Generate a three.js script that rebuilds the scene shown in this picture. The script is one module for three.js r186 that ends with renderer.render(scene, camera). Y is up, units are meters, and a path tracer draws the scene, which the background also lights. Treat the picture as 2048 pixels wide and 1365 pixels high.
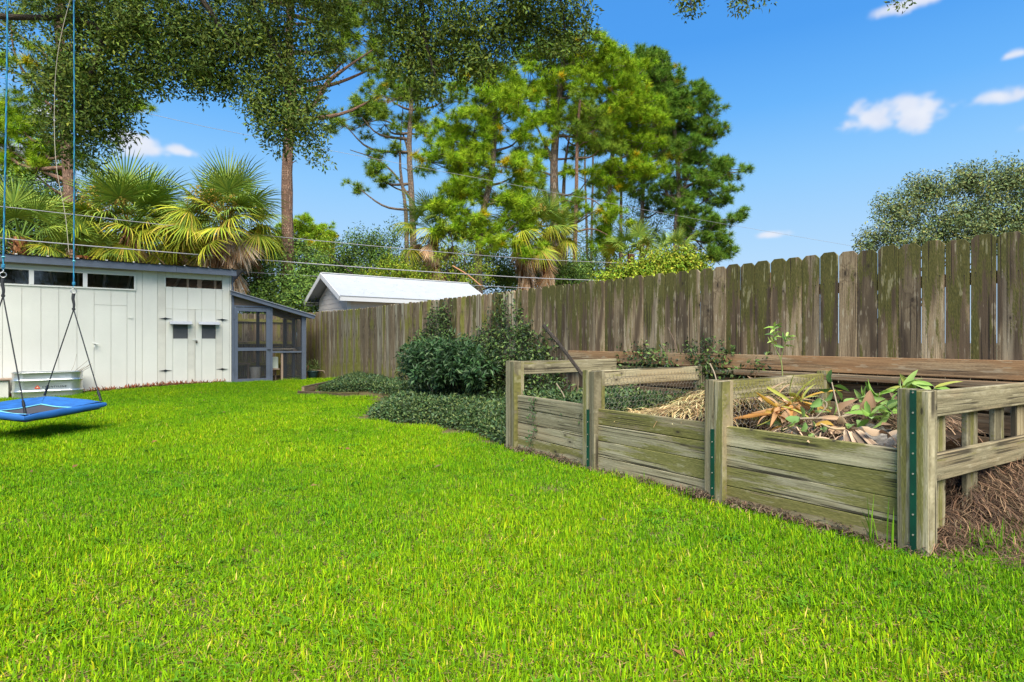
import * as THREE from 'three';
import { mergeGeometries } from 'three/addons/utils/BufferGeometryUtils.js';
import { FontLoader } from 'three/addons/loaders/FontLoader.js';
import { TextGeometry } from 'three/addons/geometries/TextGeometry.js';

// ---------------------------------------------------------------- camera, sky, sun, exposure
const scene = new THREE.Scene();
const FOCAL = 1150, EYE = 1.1;                                   // focal length in photograph pixels, eye height in metres
const camera = new THREE.PerspectiveCamera(2 * Math.atan(682.5 / FOCAL) * 180 / Math.PI, 1024 / 682, 0.05, 600);
camera.position.set(0, EYE, 0);
camera.lookAt(0, EYE, -10);
const EXPOSURE = 1.8;
const renderer = new THREE.WebGLRenderer({ antialias: true });
renderer.setSize(1024, 682);
renderer.toneMapping = THREE.LinearToneMapping;
renderer.toneMappingExposure = EXPOSURE;
renderer.shadowMap.enabled = true;
const SUN_DIR = new THREE.Vector3(0.10, 0.80, 0.59).normalize();
const sun = new THREE.DirectionalLight(new THREE.Color(1, 0.93, 0.80), 4.6);
sun.position.copy(SUN_DIR).multiplyScalar(60);
sun.castShadow = true;
sun.shadow.radius = 105;                                          // sun through thin high cloud: soft shadows
Object.assign(sun.shadow.camera, { left: -40, right: 40, top: 40, bottom: -40, near: 1, far: 160 });
sun.shadow.mapSize.set(4096, 4096);
scene.add(sun, sun.target);

// ---------------------------------------------------------------- small maths
function rng(seed) { let a = seed >>> 0; return () => { a = (a + 0x6D2B79F5) | 0; let t = Math.imul(a ^ (a >>> 15), 1 | a); t = (t + Math.imul(t ^ (t >>> 7), 61 | t)) ^ t; return ((t ^ (t >>> 14)) >>> 0) / 4294967296; }; }
const perm = (() => { const r = rng(77), p = new Float32Array(65536); for (let i = 0; i < p.length; i++) p[i] = r(); return p; })();
function hash2(x, y) { return perm[(Math.imul(x, 73856093) ^ Math.imul(y, 19349663)) & 65535]; }
function noise(x, y) {
  const xi = Math.floor(x), yi = Math.floor(y); let fx = x - xi, fy = y - yi;
  fx = fx * fx * (3 - 2 * fx); fy = fy * fy * (3 - 2 * fy);
  const a = hash2(xi, yi), b = hash2(xi + 1, yi), c = hash2(xi, yi + 1), d = hash2(xi + 1, yi + 1);
  return a + (b - a) * fx + (c - a) * fy + (a - b - c + d) * fx * fy;
}
function fbm(x, y, o = 4) { let s = 0, w = 0.5, t = 0; for (let i = 0; i < o; i++) { s += w * noise(x, y); t += w; x = x * 2.03 + 17.1; y = y * 2.03 + 5.7; w *= 0.5; } return s / t; }
const smooth = (a, b, x) => { const t = Math.min(1, Math.max(0, (x - a) / (b - a))); return t * t * (3 - 2 * t); };
const lerp = (a, b, t) => a + (b - a) * t;
const mix3 = (a, b, t) => [lerp(a[0], b[0], t), lerp(a[1], b[1], t), lerp(a[2], b[2], t)];
const V = (x, y, z) => new THREE.Vector3(x, y, z);
const at = (px, py, depth) => V((px - 1024) / FOCAL * depth, EYE + (682.5 - py) / FOCAL * depth, -depth);
// yard frame: a = metres along the side fence away from the camera, b = metres from the fence into the yard
const FX = 0.6006, FZ = 0.7995, ORIGIN = V(3.172, 0, -4.263), FENCE_TURN = -Math.atan2(FZ, FX), SHED_TURN = FENCE_TURN + Math.PI / 2;
const yard = (a, b, y = 0) => V(ORIGIN.x - FX * a - FZ * b, y, ORIGIN.z - FZ * a + FX * b);
const toYard = (x, z) => { const dx = x - ORIGIN.x, dz = z - ORIGIN.z; return [-FX * dx - FZ * dz, -FZ * dx + FX * dz]; };
function groundHeight(x, z) {
  const [a, b] = toYard(x, z);
  const back = 0.115 * smooth(4, 12.5, a) * (1 - smooth(2.6, 6.2, b));
  const bed = 0.11 * smooth(5.5, 8.5, a) * (1 - smooth(11, 13, a)) * smooth(1.5, 0.1, b) * smooth(-2, -0.2, b);
  return back + bed + (fbm(x * 0.7 + 40, z * 0.7, 2) - 0.5) * 0.03;
}

// ---------------------------------------------------------------- sky: clear blue, a few small cumulus
{
  const W = 2048, H = 1024, data = new Float32Array(W * H * 4);
  const clouds = [[1785, 232, 95, 36], [1735, 242, 70, 18], [1850, 238, 48, 28], [2010, 192, 62, 17], [268, 292, 55, 32], [300, 300, 40, 16], [365, 304, 38, 13], [278, 214, 16, 15], [1545, 470, 36, 9], [1830, 8, 70, 14], [2030, 110, 20, 7], [130, 240, 60, 30], [60, 330, 70, 40]].map(([px, py, rx, ry]) => {
    const d = at(px, py, 1).sub(V(0, EYE, 0)).normalize();
    return [Math.atan2(d.z, d.x), Math.asin(d.y), rx / 1300, ry / 1300];
  });
  const r = rng(5);
  for (let k = 0; k < 46; k++) {                                  // the same scattered cumulus goes on all round
    const az = (r() * 2 - 1) * Math.PI; if (Math.abs(az + Math.PI / 2) < 0.8) continue;
    clouds.push([az, 0.1 + r() * 0.7, 0.05 + 0.09 * r(), 0.02 + 0.025 * r()]);
  }
  const stops = [[-1, [0.34, 0.50, 0.72]], [0, [0.60, 0.78, 0.97]], [0.13, [0.47, 0.72, 0.99]], [0.26, [0.285, 0.605, 1.0]], [0.36, [0.15, 0.47, 0.98]], [0.46, [0.085, 0.36, 0.90]], [0.8, [0.05, 0.25, 0.74]], [1.6, [0.035, 0.19, 0.62]]];
  for (let j = 0; j < H; j++) {
    const el = ((j + 0.5) / H - 0.5) * Math.PI; let k = 0; while (k < stops.length - 2 && el > stops[k + 1][0]) k++;
    const base = mix3(stops[k][1], stops[k + 1][1], Math.min(1, Math.max(0, (el - stops[k][0]) / (stops[k + 1][0] - stops[k][0]))));
    for (let i = 0; i < W; i++) {
      const az = ((i + 0.5) / W - 0.5) * 2 * Math.PI; let c = 0;
      if (el > 0) for (const [ca, ce, rx, ry] of clouds) {
        let da = az - ca; if (da > Math.PI) da -= 2 * Math.PI; if (da < -Math.PI) da += 2 * Math.PI;
        da *= Math.cos(el); const dy = el - ce;
        if (Math.abs(da) > rx * 1.6 || Math.abs(dy) > ry * 1.9) continue;
        const q = 1 - (da / rx) ** 2 - ((dy + (dy < 0 ? 0.3 * dy : 0)) / ry) ** 2, n = fbm(az * 46 + ca * 9 + 0.8 * fbm(az * 130, el * 160, 3), el * 66, 6);
        c = Math.max(c, smooth(0.02, 0.75, q * 0.75 + (n - 0.5) * 1.5));
      }
      const col = mix3(base, mix3([0.72, 0.77, 0.92], [0.93, 0.94, 0.98], fbm(az * 40, el * 60, 4)), c * 0.9), o = (j * W + i) * 4;
      for (let q = 0; q < 3; q++) data[o + q] = col[q] / EXPOSURE;
      data[o + 3] = 1;
    }
  }
  const sky = new THREE.DataTexture(data, W, H, THREE.RGBAFormat, THREE.FloatType);
  sky.mapping = THREE.EquirectangularReflectionMapping; sky.magFilter = THREE.LinearFilter; sky.needsUpdate = true;
  scene.background = sky; scene.environment = sky;
}

// ---------------------------------------------------------------- naming and building helpers
const taken = {};
function numbered(n) { taken[n] = (taken[n] ?? -1) + 1; return taken[n] ? `${n}_${String(taken[n]).padStart(3, '0')}` : n; }
function tag(o, label, category, group, kind) { o.userData.label = label; if (category) o.userData.category = category; if (group) o.userData.group = group; if (kind) o.userData.kind = kind; return o; }
function thing(name, label, category, pos = [0, 0, 0], turn = 0, group, kind) {
  const o = new THREE.Group(); o.name = numbered(name); o.position.set(...(pos.isVector3 ? [pos.x, pos.y, pos.z] : pos)); o.rotation.y = turn;
  scene.add(o); return tag(o, label, category, group, kind);
}
function part(name, geo, mat, parent = scene) {
  const m = new THREE.Mesh(Array.isArray(geo) ? merge(geo) : geo, mat); m.name = parent === scene ? numbered(name) : name;
  m.castShadow = m.receiveShadow = true; parent.add(m); return m;
}
function merge(list) {
  const keep = list.some(g => g.attributes.color);
  return mergeGeometries(list.map(g => {
    g = g.index ? g.toNonIndexed() : g;
    for (const k of Object.keys(g.attributes)) if (!['position', 'normal', 'uv', ...(keep ? ['color'] : [])].includes(k)) g.deleteAttribute(k);
    if (!g.attributes.uv) g.setAttribute('uv', new THREE.BufferAttribute(new Float32Array(g.attributes.position.count * 2), 2));
    if (!g.attributes.normal) g.computeVertexNormals();
    return g;
  }));
}
function put(g, x = 0, y = 0, z = 0, rx = 0, ry = 0, rz = 0) { if (rx || ry || rz) g.applyMatrix4(new THREE.Matrix4().makeRotationFromEuler(new THREE.Euler(rx, ry, rz))); return g.translate(x, y, z); }
function boxUv(g, s = 1) {                                        // uv in metres by the face's main axis
  g = g.index ? g.toNonIndexed() : g; const p = g.attributes.position, n = g.attributes.normal, uv = new Float32Array(p.count * 2);
  for (let i = 0; i < p.count; i++) {
    const ax = Math.abs(n.getX(i)), ay = Math.abs(n.getY(i)), az = Math.abs(n.getZ(i));
    const [u, v] = ax > ay && ax > az ? [p.getZ(i), p.getY(i)] : ay > az ? [p.getX(i), p.getZ(i)] : [p.getX(i), p.getY(i)];
    uv[2 * i] = u * s; uv[2 * i + 1] = v * s;
  }
  g.setAttribute('uv', new THREE.BufferAttribute(uv, 2)); return g;
}
const box = (w, h, d, x = 0, y = 0, z = 0, rx = 0, ry = 0, rz = 0) => put(boxUv(new THREE.BoxGeometry(w, h, d)), x, y, z, rx, ry, rz);
const span = (x0, x1, y0, y1, z0, z1) => box(x1 - x0, y1 - y0, z1 - z0, (x0 + x1) / 2, (y0 + y1) / 2, (z0 + z1) / 2);
// a board along x: chamfered edges, a slight bow, uv into one board strip of a wood texture
function board(len, wid, thk, cell, cells, r = Math.random, bow = 0.004) {
  const c = Math.min(0.004, thk * 0.2), w = wid / 2, t = thk / 2, sec = [[-w + c, -t], [w - c, -t], [w, -t + c], [w, t - c], [w - c, t], [-w + c, t], [-w, t - c], [-w, -t + c]];
  const n = Math.max(2, Math.min(8, Math.round(len / 0.25))), pos = [], uv = [], off = r(), b1 = (r() - 0.5) * bow, b2 = (r() - 0.5) * bow;
  const ring = i => { const s = i / n, x = (s - 0.5) * len, y0 = b1 * Math.sin(s * Math.PI), z0 = b2 * Math.sin(s * Math.PI); return sec.map(([y, z]) => [x, y + y0, z + z0, (cell + 0.04 + 0.92 * ((y + w) / wid * 0.93 + (z + t) / thk * 0.06)) / cells, off + s * len / 2]); };
  const tri = (...q) => q.forEach(v => { pos.push(v[0], v[1], v[2]); uv.push(v[3], v[4]); });
  let prev = ring(0);
  for (let k = 1; k < 7; k++) tri(prev[0], prev[k + 1], prev[k]);
  for (let i = 1; i <= n; i++) { const cur = ring(i); for (let k = 0; k < 8; k++) { const m = (k + 1) % 8; tri(prev[k], prev[m], cur[m]); tri(prev[k], cur[m], cur[k]); } prev = cur; }
  for (let k = 1; k < 7; k++) tri(prev[0], prev[k], prev[k + 1]);
  const g = new THREE.BufferGeometry(); g.setAttribute('position', new THREE.Float32BufferAttribute(pos, 3)); g.setAttribute('uv', new THREE.Float32BufferAttribute(uv, 2)); g.computeVertexNormals(); return g;
}
// a tapering limb through points
function limb(points, r0, r1, sides = 7, bumpy = 0) {
  const curve = points.length > 2 ? new THREE.CatmullRomCurve3(points) : new THREE.LineCurve3(points[0], points[1]);
  const n = points.length > 2 ? (points.length - 1) * 4 : 2, pos = [], nor = [], uv = [], idx = [], len = curve.getLength();
  const fr = curve.computeFrenetFrames(n, false);
  for (let i = 0; i <= n; i++) {
    const s = i / n, p = curve.getPointAt(s), r = lerp(r0, r1, s);
    for (let k = 0; k <= sides; k++) {
      const t = k / sides * 2 * Math.PI, d = fr.normals[i].clone().multiplyScalar(Math.cos(t)).addScaledVector(fr.binormals[i], Math.sin(t));
      const q = r * (1 + bumpy * (noise(k % sides * 1.7 + r0 * 90, s * len * 3) - 0.5));
      pos.push(p.x + d.x * q, p.y + d.y * q, p.z + d.z * q); nor.push(d.x, d.y, d.z); uv.push(k / sides * Math.max(1, Math.round(r0 * 6)), s * len);
    }
  }
  for (let i = 0; i < n; i++) for (let k = 0; k < sides; k++) { const a = i * (sides + 1) + k, b = a + sides + 1; idx.push(a, a + 1, b, b, a + 1, b + 1); }
  const g = new THREE.BufferGeometry(); g.setAttribute('position', new THREE.Float32BufferAttribute(pos, 3)); g.setAttribute('normal', new THREE.Float32BufferAttribute(nor, 3)); g.setAttribute('uv', new THREE.Float32BufferAttribute(uv, 2)); g.setIndex(idx); return g;
}
const rod = (a, b, r, sides = 6) => limb([a, b], r, r, sides);
// thin blades, leaves and needles collected into one vertex-coloured geometry
class Leaves {
  constructor() { this.p = []; this.n = []; this.c = []; }
  tri(a, b, c, col) {
    const n = b.clone().sub(a).cross(c.clone().sub(a)).normalize();
    for (const v of [a, b, c]) { this.p.push(v.x, v.y, v.z); this.n.push(n.x, n.y, n.z); this.c.push(...col); }
  }
  leaf(at_, dir, up, len, wid, col, fold = 0.25, droop = 0.15) {    // a pointed leaf folded along its rib
    const d = dir.clone().normalize(), s = d.clone().cross(up).normalize(), u = s.clone().cross(d).normalize();
    const m = at_.clone().addScaledVector(d, len * 0.45).addScaledVector(u, -fold * wid * 0.5), t = at_.clone().addScaledVector(d, len).addScaledVector(u, -droop * len);
    const l = at_.clone().addScaledVector(d, len * 0.42).addScaledVector(s, wid / 2).addScaledVector(u, fold * wid * 0.3), r = at_.clone().addScaledVector(d, len * 0.42).addScaledVector(s, -wid / 2).addScaledVector(u, fold * wid * 0.3);
    this.tri(at_, m, l, col); this.tri(m, t, l, col); this.tri(at_, r, m, col); this.tri(m, r, t, col);
  }
  blade(at_, dir, len, wid, bend, col, side) {                       // a bending grass blade
    const d = dir.clone().normalize(), s = side.clone().multiplyScalar(wid / 2), dn = V(0, -1, 0);
    const p1 = at_.clone().addScaledVector(d, len * 0.5), p2 = at_.clone().addScaledVector(d, len * 0.95).addScaledVector(dn, bend * len);
    this.tri(at_.clone().sub(s), at_.clone().add(s), p1.clone().add(s), col); this.tri(at_.clone().sub(s), p1.clone().add(s), p1.clone().sub(s), col); this.tri(p1.clone().sub(s), p1.clone().add(s), p2, col);
  }
  build() {
    const g = new THREE.BufferGeometry(); g.setAttribute('position', new THREE.Float32BufferAttribute(this.p, 3)); g.setAttribute('normal', new THREE.Float32BufferAttribute(this.n, 3)); g.setAttribute('color', new THREE.Float32BufferAttribute(this.c, 3));
    g.setAttribute('uv', new THREE.BufferAttribute(new Float32Array(this.p.length / 3 * 2), 2)); return g;
  }
}
function randDir(r) { const z = r() * 2 - 1, t = r() * 2 * Math.PI, s = Math.sqrt(1 - z * z); return V(s * Math.cos(t), z, s * Math.sin(t)); }
const vary = (c, r, amt = 0.25) => { const k = 1 + (r() - 0.5) * 2 * amt; return [c[0] * k * (1 + (r() - 0.5) * amt), c[1] * k, c[2] * k]; };
function scatter(name, geo, mat, items, parent) {                 // items: {p, q | dir, s, c}; leaf masses nobody could count
  const m = new THREE.InstancedMesh(geo, mat, items.length), o = new THREE.Object3D(), up = V(0, 1, 0);
  items.forEach((it, i) => {
    o.position.copy(it.p); o.quaternion.identity();
    if (it.q) o.quaternion.copy(it.q); else if (it.dir) { o.quaternion.setFromUnitVectors(up, it.dir.clone().normalize()); o.rotateY(it.t || 0); } else o.rotation.y = it.t || 0;
    const s = it.s || 1; o.scale.set(s, s * (it.sy || 1), s); o.updateMatrix(); m.setMatrixAt(i, o.matrix);
    if (it.c) m.setColorAt(i, new THREE.Color().setRGB(...it.c));
  });
  m.name = parent === scene ? numbered(name) : name; m.userData.kind = 'stuff'; m.castShadow = m.receiveShadow = true; parent.add(m); return m;
}

// ---------------------------------------------------------------- textures
function texture(w, h, fn, srgb = true) {
  const d = new Uint8Array(w * h * 4);
  for (let j = 0; j < h; j++) for (let i = 0; i < w; i++) { const c = fn(i / w, j / h, i, j), o = (j * w + i) * 4; for (let k = 0; k < 3; k++) d[o + k] = Math.max(0, Math.min(255, c[k])); d[o + 3] = 255; }
  const t = new THREE.DataTexture(d, w, h); t.wrapS = t.wrapT = THREE.MirroredRepeatWrapping; t.magFilter = THREE.LinearFilter; t.minFilter = THREE.LinearMipmapLinearFilter; t.generateMipmaps = true;
  if (srgb) t.colorSpace = THREE.SRGBColorSpace; t.needsUpdate = true; return t;
}
// board strips side by side: grain, knots, weathering, algae and moss where they grow
function woodTexture(seed, cells, o) {
  const r = rng(seed), cell = []; const H = o.h || 1024, W = cells * (o.px || 96);
  for (let k = 0; k < cells; k++) cell.push({ s: r() * 900, tone: 1 + (r() - 0.5) * (o.toneVar ?? 0.35), warm: r(), moss: r(), pale: r(), knots: Array.from({ length: Math.floor(r() * 3.6) }, () => [r(), r(), 0.03 + 0.05 * r()]), ring: 8 + r() * 9 });
  const bump = new Float32Array(W * H);
  const map = texture(W, H, (u, v, i, j) => {
    const ci = Math.floor(u * cells), c = cell[ci], x = u * cells - ci, yy = v * 2;
    let warp = (fbm(x * 1.2 + c.s, yy * 1.1, 2) - 0.5) * 0.5, dark = 0, ringk = 0;
    for (const [kx, ky, kr] of c.knots) { const dx = (x - kx) * 0.14, dy = (v - ky) * 2, dd = Math.sqrt(dx * dx * 6 + dy * dy * 1.6) / kr; warp += Math.exp(-dd * dd * 0.5) * 0.5 * Math.sign(dx); if (dd < 0.42) dark = Math.max(dark, smooth(0.42, 0.25, dd)); ringk = Math.max(ringk, Math.exp(-dd * dd * 1.4)); }
    const g1 = fbm((x + warp) * c.ring + c.s, yy * 0.9 + c.s, 4), g2 = noise(x * 46 + c.s * 3, yy * 9), g3 = noise(x * 110 + c.s, yy * 90);
    const grain = g1 * 0.48 + g2 * 0.3 + g3 * 0.22;
    const crack = smooth(0.73, 0.80, noise(x * 26 + c.s * 7, yy * 1.6)) * smooth(0.45, 0.7, noise(x * 3 + c.s, yy * 3));
    let col = mix3(o.dark, o.light, Math.min(1, Math.max(0, (grain - 0.28) * 2.0)));
    col = mix3(col, o.warm, smooth(0.42, 0.72, fbm(x * 2 + c.s * 2, yy * 2, 3) + (c.warm - 0.55) * 0.5 + (grain - 0.5) * 0.3) * (o.warmAmt ?? 0.5));
    col = mix3(col, o.pale, smooth(0.5, 0.8, fbm(x * 5 + c.s * 4, yy * 1.7 + 9, 4) + (c.pale - 0.62) * 0.6) * (o.paleAmt ?? 0.5));
    col = col.map(q => q * c.tone);
    const mo = fbm(x * 2.6 + c.s * 5, yy * 2.2, 5) + (c.moss - 0.5) * (o.mossVar ?? 0.5) + (o.mossBias ? o.mossBias(v, c) : 0) + (grain - 0.5) * 0.5;
    const mm = smooth(o.mossAt, o.mossAt + 0.17, mo);
    const mg = smooth(0.15, 0.6, noise(x * 30 + c.s * 6, yy * 34) * 0.6 + g3 * 0.4 + (mm - 0.6) * 0.8); col = mix3(col, mix3(o.moss, o.moss2, noise(x * 40 + c.s, yy * 60)), mm * mg * (o.mossMost ?? 0.85));
    if (o.nails) for (const ny of [0.252, 0.785]) for (const nx of [0.22, 0.78]) { const dx = (x - nx) * 0.14, dy = (v - ny) * 2; if (Math.abs(dx) < 0.02 && dy < 0.01 && dy > -0.16) { const q = Math.hypot(dx, dy); if (q < 0.0042) col = [34, 28, 24]; else if (dy < 0) col = mix3(col, [58, 44, 34], 0.55 * smooth(0.006, 0.001, Math.abs(dx + 0.003 * (noise(yy * 30, c.s) - 0.5))) * smooth(-0.15, -0.01, dy) * (0.4 + 0.6 * g2)); } }
    const li = smooth(0.68, 0.76, fbm(x * 9 + c.s * 8, yy * 9, 4)); col = mix3(col, o.pale, li * 0.45);
    col = mix3(col, [o.dark[0] * 0.45, o.dark[1] * 0.42, o.dark[2] * 0.4], Math.max(dark * 0.8, crack * 0.75, ringk * 0.35));
    bump[j * W + i] = grain * 0.75 + mm * 0.25 * g3 - crack * 0.6 - dark * 0.3; return col;
  });
  const bm = texture(W / 2, H / 2, (u, v, i, j) => { const b = 255 * (0.25 + 0.6 * bump[(j * 2) * W + i * 2]); return [b, b, b]; }, false);
  return { map, bm, cells };
}
const woodMat = (w, bump = 0.004, rough = 0.88) => new THREE.MeshStandardMaterial({ map: w.map, bumpMap: w.bm, bumpScale: bump, roughness: rough });
const woodFence = woodTexture(11, 20, { dark: [98, 82, 61], light: [166, 148, 118], warm: [74, 60, 45], pale: [186, 178, 156], moss: [62, 64, 18], moss2: [96, 92, 38], mossAt: 0.60, mossVar: 0.35, nails: true, mossBias: v => 0.26 * smooth(0.60, 0.9, v) - 0.10 * smooth(0.55, 0.3, v), warmAmt: 0.9, paleAmt: 0.35, px: 100 });  // near boards: shared base wood, darkened by a broad brown tone
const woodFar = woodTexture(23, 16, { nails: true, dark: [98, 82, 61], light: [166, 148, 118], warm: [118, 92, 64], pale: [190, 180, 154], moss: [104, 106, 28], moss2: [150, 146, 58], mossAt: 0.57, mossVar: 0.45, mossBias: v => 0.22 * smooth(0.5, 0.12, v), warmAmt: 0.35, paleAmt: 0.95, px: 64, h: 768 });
const woodBin = woodTexture(37, 16, { dark: [104, 97, 72], light: [172, 163, 133], warm: [150, 128, 96], pale: [178, 171, 145], moss: [84, 85, 26], moss2: [124, 120, 54], mossAt: 0.60, mossVar: 0.55, mossBias: () => 0.03, warmAmt: 0.4, paleAmt: 0.25, mossMost: 0.7, toneVar: 0.3, px: 96 });
const woodRust = woodTexture(51, 6, { dark: [88, 70, 50], light: [160, 138, 106], warm: [126, 88, 54], pale: [178, 166, 142], moss: [104, 104, 40], moss2: [130, 126, 60], mossAt: 0.72, mossVar: 0.3, warmAmt: 0.5, paleAmt: 0.45, px: 96 });
const M = {};
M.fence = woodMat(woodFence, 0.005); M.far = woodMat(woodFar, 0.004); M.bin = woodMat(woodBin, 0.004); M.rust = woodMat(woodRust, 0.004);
const bark = (seed, dark, light, red) => { const b = new Float32Array(256 * 512); const map = texture(256, 512, (u, v, i, j) => {
  const x = u * 8, y = v * 4; const w = fbm(x * 0.9, y * 0.9 + seed, 3); const pl = Math.abs(fbm((u < 0.5 ? u : 1 - u) * 14 + seed, y * 1.6 + w * 2, 4) - 0.5) * 4; const f = noise(i * 0.4, j * 0.18);
  const t = Math.min(1, pl * 0.8 + f * 0.3); b[j * 256 + i] = t; return mix3(mix3(dark, light, t), red, smooth(0.5, 0.7, fbm(u * 5, v * 6 + seed, 3)) * 0.5); });
  return new THREE.MeshStandardMaterial({ map, bumpMap: texture(256, 512, (u, v, i, j) => { const q = b[j * 256 + i] * 255; return [q, q, q]; }, false), bumpScale: 0.03, roughness: 0.95 }); };
M.pineBark = bark(3, [70, 58, 48], [168, 154, 138], [150, 112, 88]);
M.redBark = bark(9, [86, 62, 48], [168, 138, 116], [162, 116, 92]);
M.oakBark = bark(15, [44, 38, 30], [108, 98, 84], [84, 70, 56]);
M.palmBark = bark(21, [92, 54, 28], [176, 128, 84], [170, 96, 50]);
const leafMat = (rough, shine) => new THREE.MeshPhysicalMaterial({ color: 0xffffff, vertexColors: true, roughness: rough, specularIntensity: shine });
M.leaf = leafMat(0.65, 0.35); M.needle = leafMat(0.7, 0.25); M.grass = leafMat(0.8, 0.08); M.gloss = new THREE.MeshPhysicalMaterial({ vertexColors: true, roughness: 0.45, specularIntensity: 0.6 });
M.dry = new THREE.MeshStandardMaterial({ vertexColors: true, roughness: 0.95 });
const plain = (r, g, b, rough = 0.8, metal = 0, more = {}) => new THREE.MeshStandardMaterial({ color: new THREE.Color().setRGB(r, g, b), roughness: rough, metalness: metal, ...more });
const speckle = (seed, base, amp, scale = 6) => texture(512, 512, (u, v, i, j) => { const q = 1 + (fbm(u * scale + seed, v * scale, 5) - 0.5) * amp + (noise(i * 0.9, j * 0.9) - 0.5) * amp * 0.4; return base.map(b => b * q); });

// ---------------------------------------------------------------- ground
{
  const xs = []; for (let i = -70; i <= 70; i++) xs.push(Math.sign(i) * (Math.abs(i) * 0.28 + Math.pow(Math.abs(i) / 70, 5) * 230));
  const n = xs.length, pos = [], uv = [], idx = [];
  for (let j = 0; j < n; j++) for (let i = 0; i < n; i++) { const x = xs[i], z = xs[j] - 8; pos.push(x, groundHeight(x, z), z); uv.push(x / 3, z / 3); }
  for (let j = 0; j < n - 1; j++) for (let i = 0; i < n - 1; i++) { const a = j * n + i; idx.push(a, a + n, a + 1, a + n, a + n + 1, a + 1); }
  const g = new THREE.BufferGeometry(); g.setAttribute('position', new THREE.Float32BufferAttribute(pos, 3)); g.setAttribute('uv', new THREE.Float32BufferAttribute(uv, 2)); g.setIndex(idx); g.computeVertexNormals();
  const map = texture(1024, 1024, (u, v, i, j) => { const w = fbm(u * 9, v * 9, 4), f = noise(i * 0.55, j * 0.55), h = noise(i * 0.13 + 50, j * 0.13); let c = mix3([74, 58, 38], [112, 92, 62], w); c = mix3(c, [88, 96, 34], smooth(0.42, 0.6, h) * 0.55); return c.map(q => q * (0.7 + 0.6 * f)); });
  const m = part('ground', g, new THREE.MeshStandardMaterial({ map, roughness: 1 })); tag(m, 'brown sandy soil under the lawn and beds', null, null, 'structure');
}
// where the lawn grows, in yard coordinates
const edge = [[-4, -0.3], [-1.1, 0.0], [-0.66, 0.62], [-0.5, 1.54], [-0.45, 1.57], [3.3, 1.64], [3.9, 1.56], [5.0, 1.5], [5.95, 2.02], [6.6, 1.75], [7.4, 1.15], [8.4, 0.95], [8.75, 1.12], [9.68, 1.8], [10.2, 1.35], [11.6, 0.12], [30, 0.06]];
function lawnEdge(a) { let k = 0; while (k < edge.length - 2 && a > edge[k + 1][0]) k++; const t = (a - edge[k][0]) / (edge[k + 1][0] - edge[k][0]); return lerp(edge[k][1], edge[k + 1][1], Math.max(0, Math.min(1, t))); }
function onLawn(x, z, pad = 0) { const [a, b] = toYard(x, z); if (b > 0.45 && a > 13.12 - pad) return false; if (a > 14.6) return false; return b > lawnEdge(a) + pad + 0.09 * (fbm(x * 5, z * 5, 2) - 0.5); }
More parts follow.
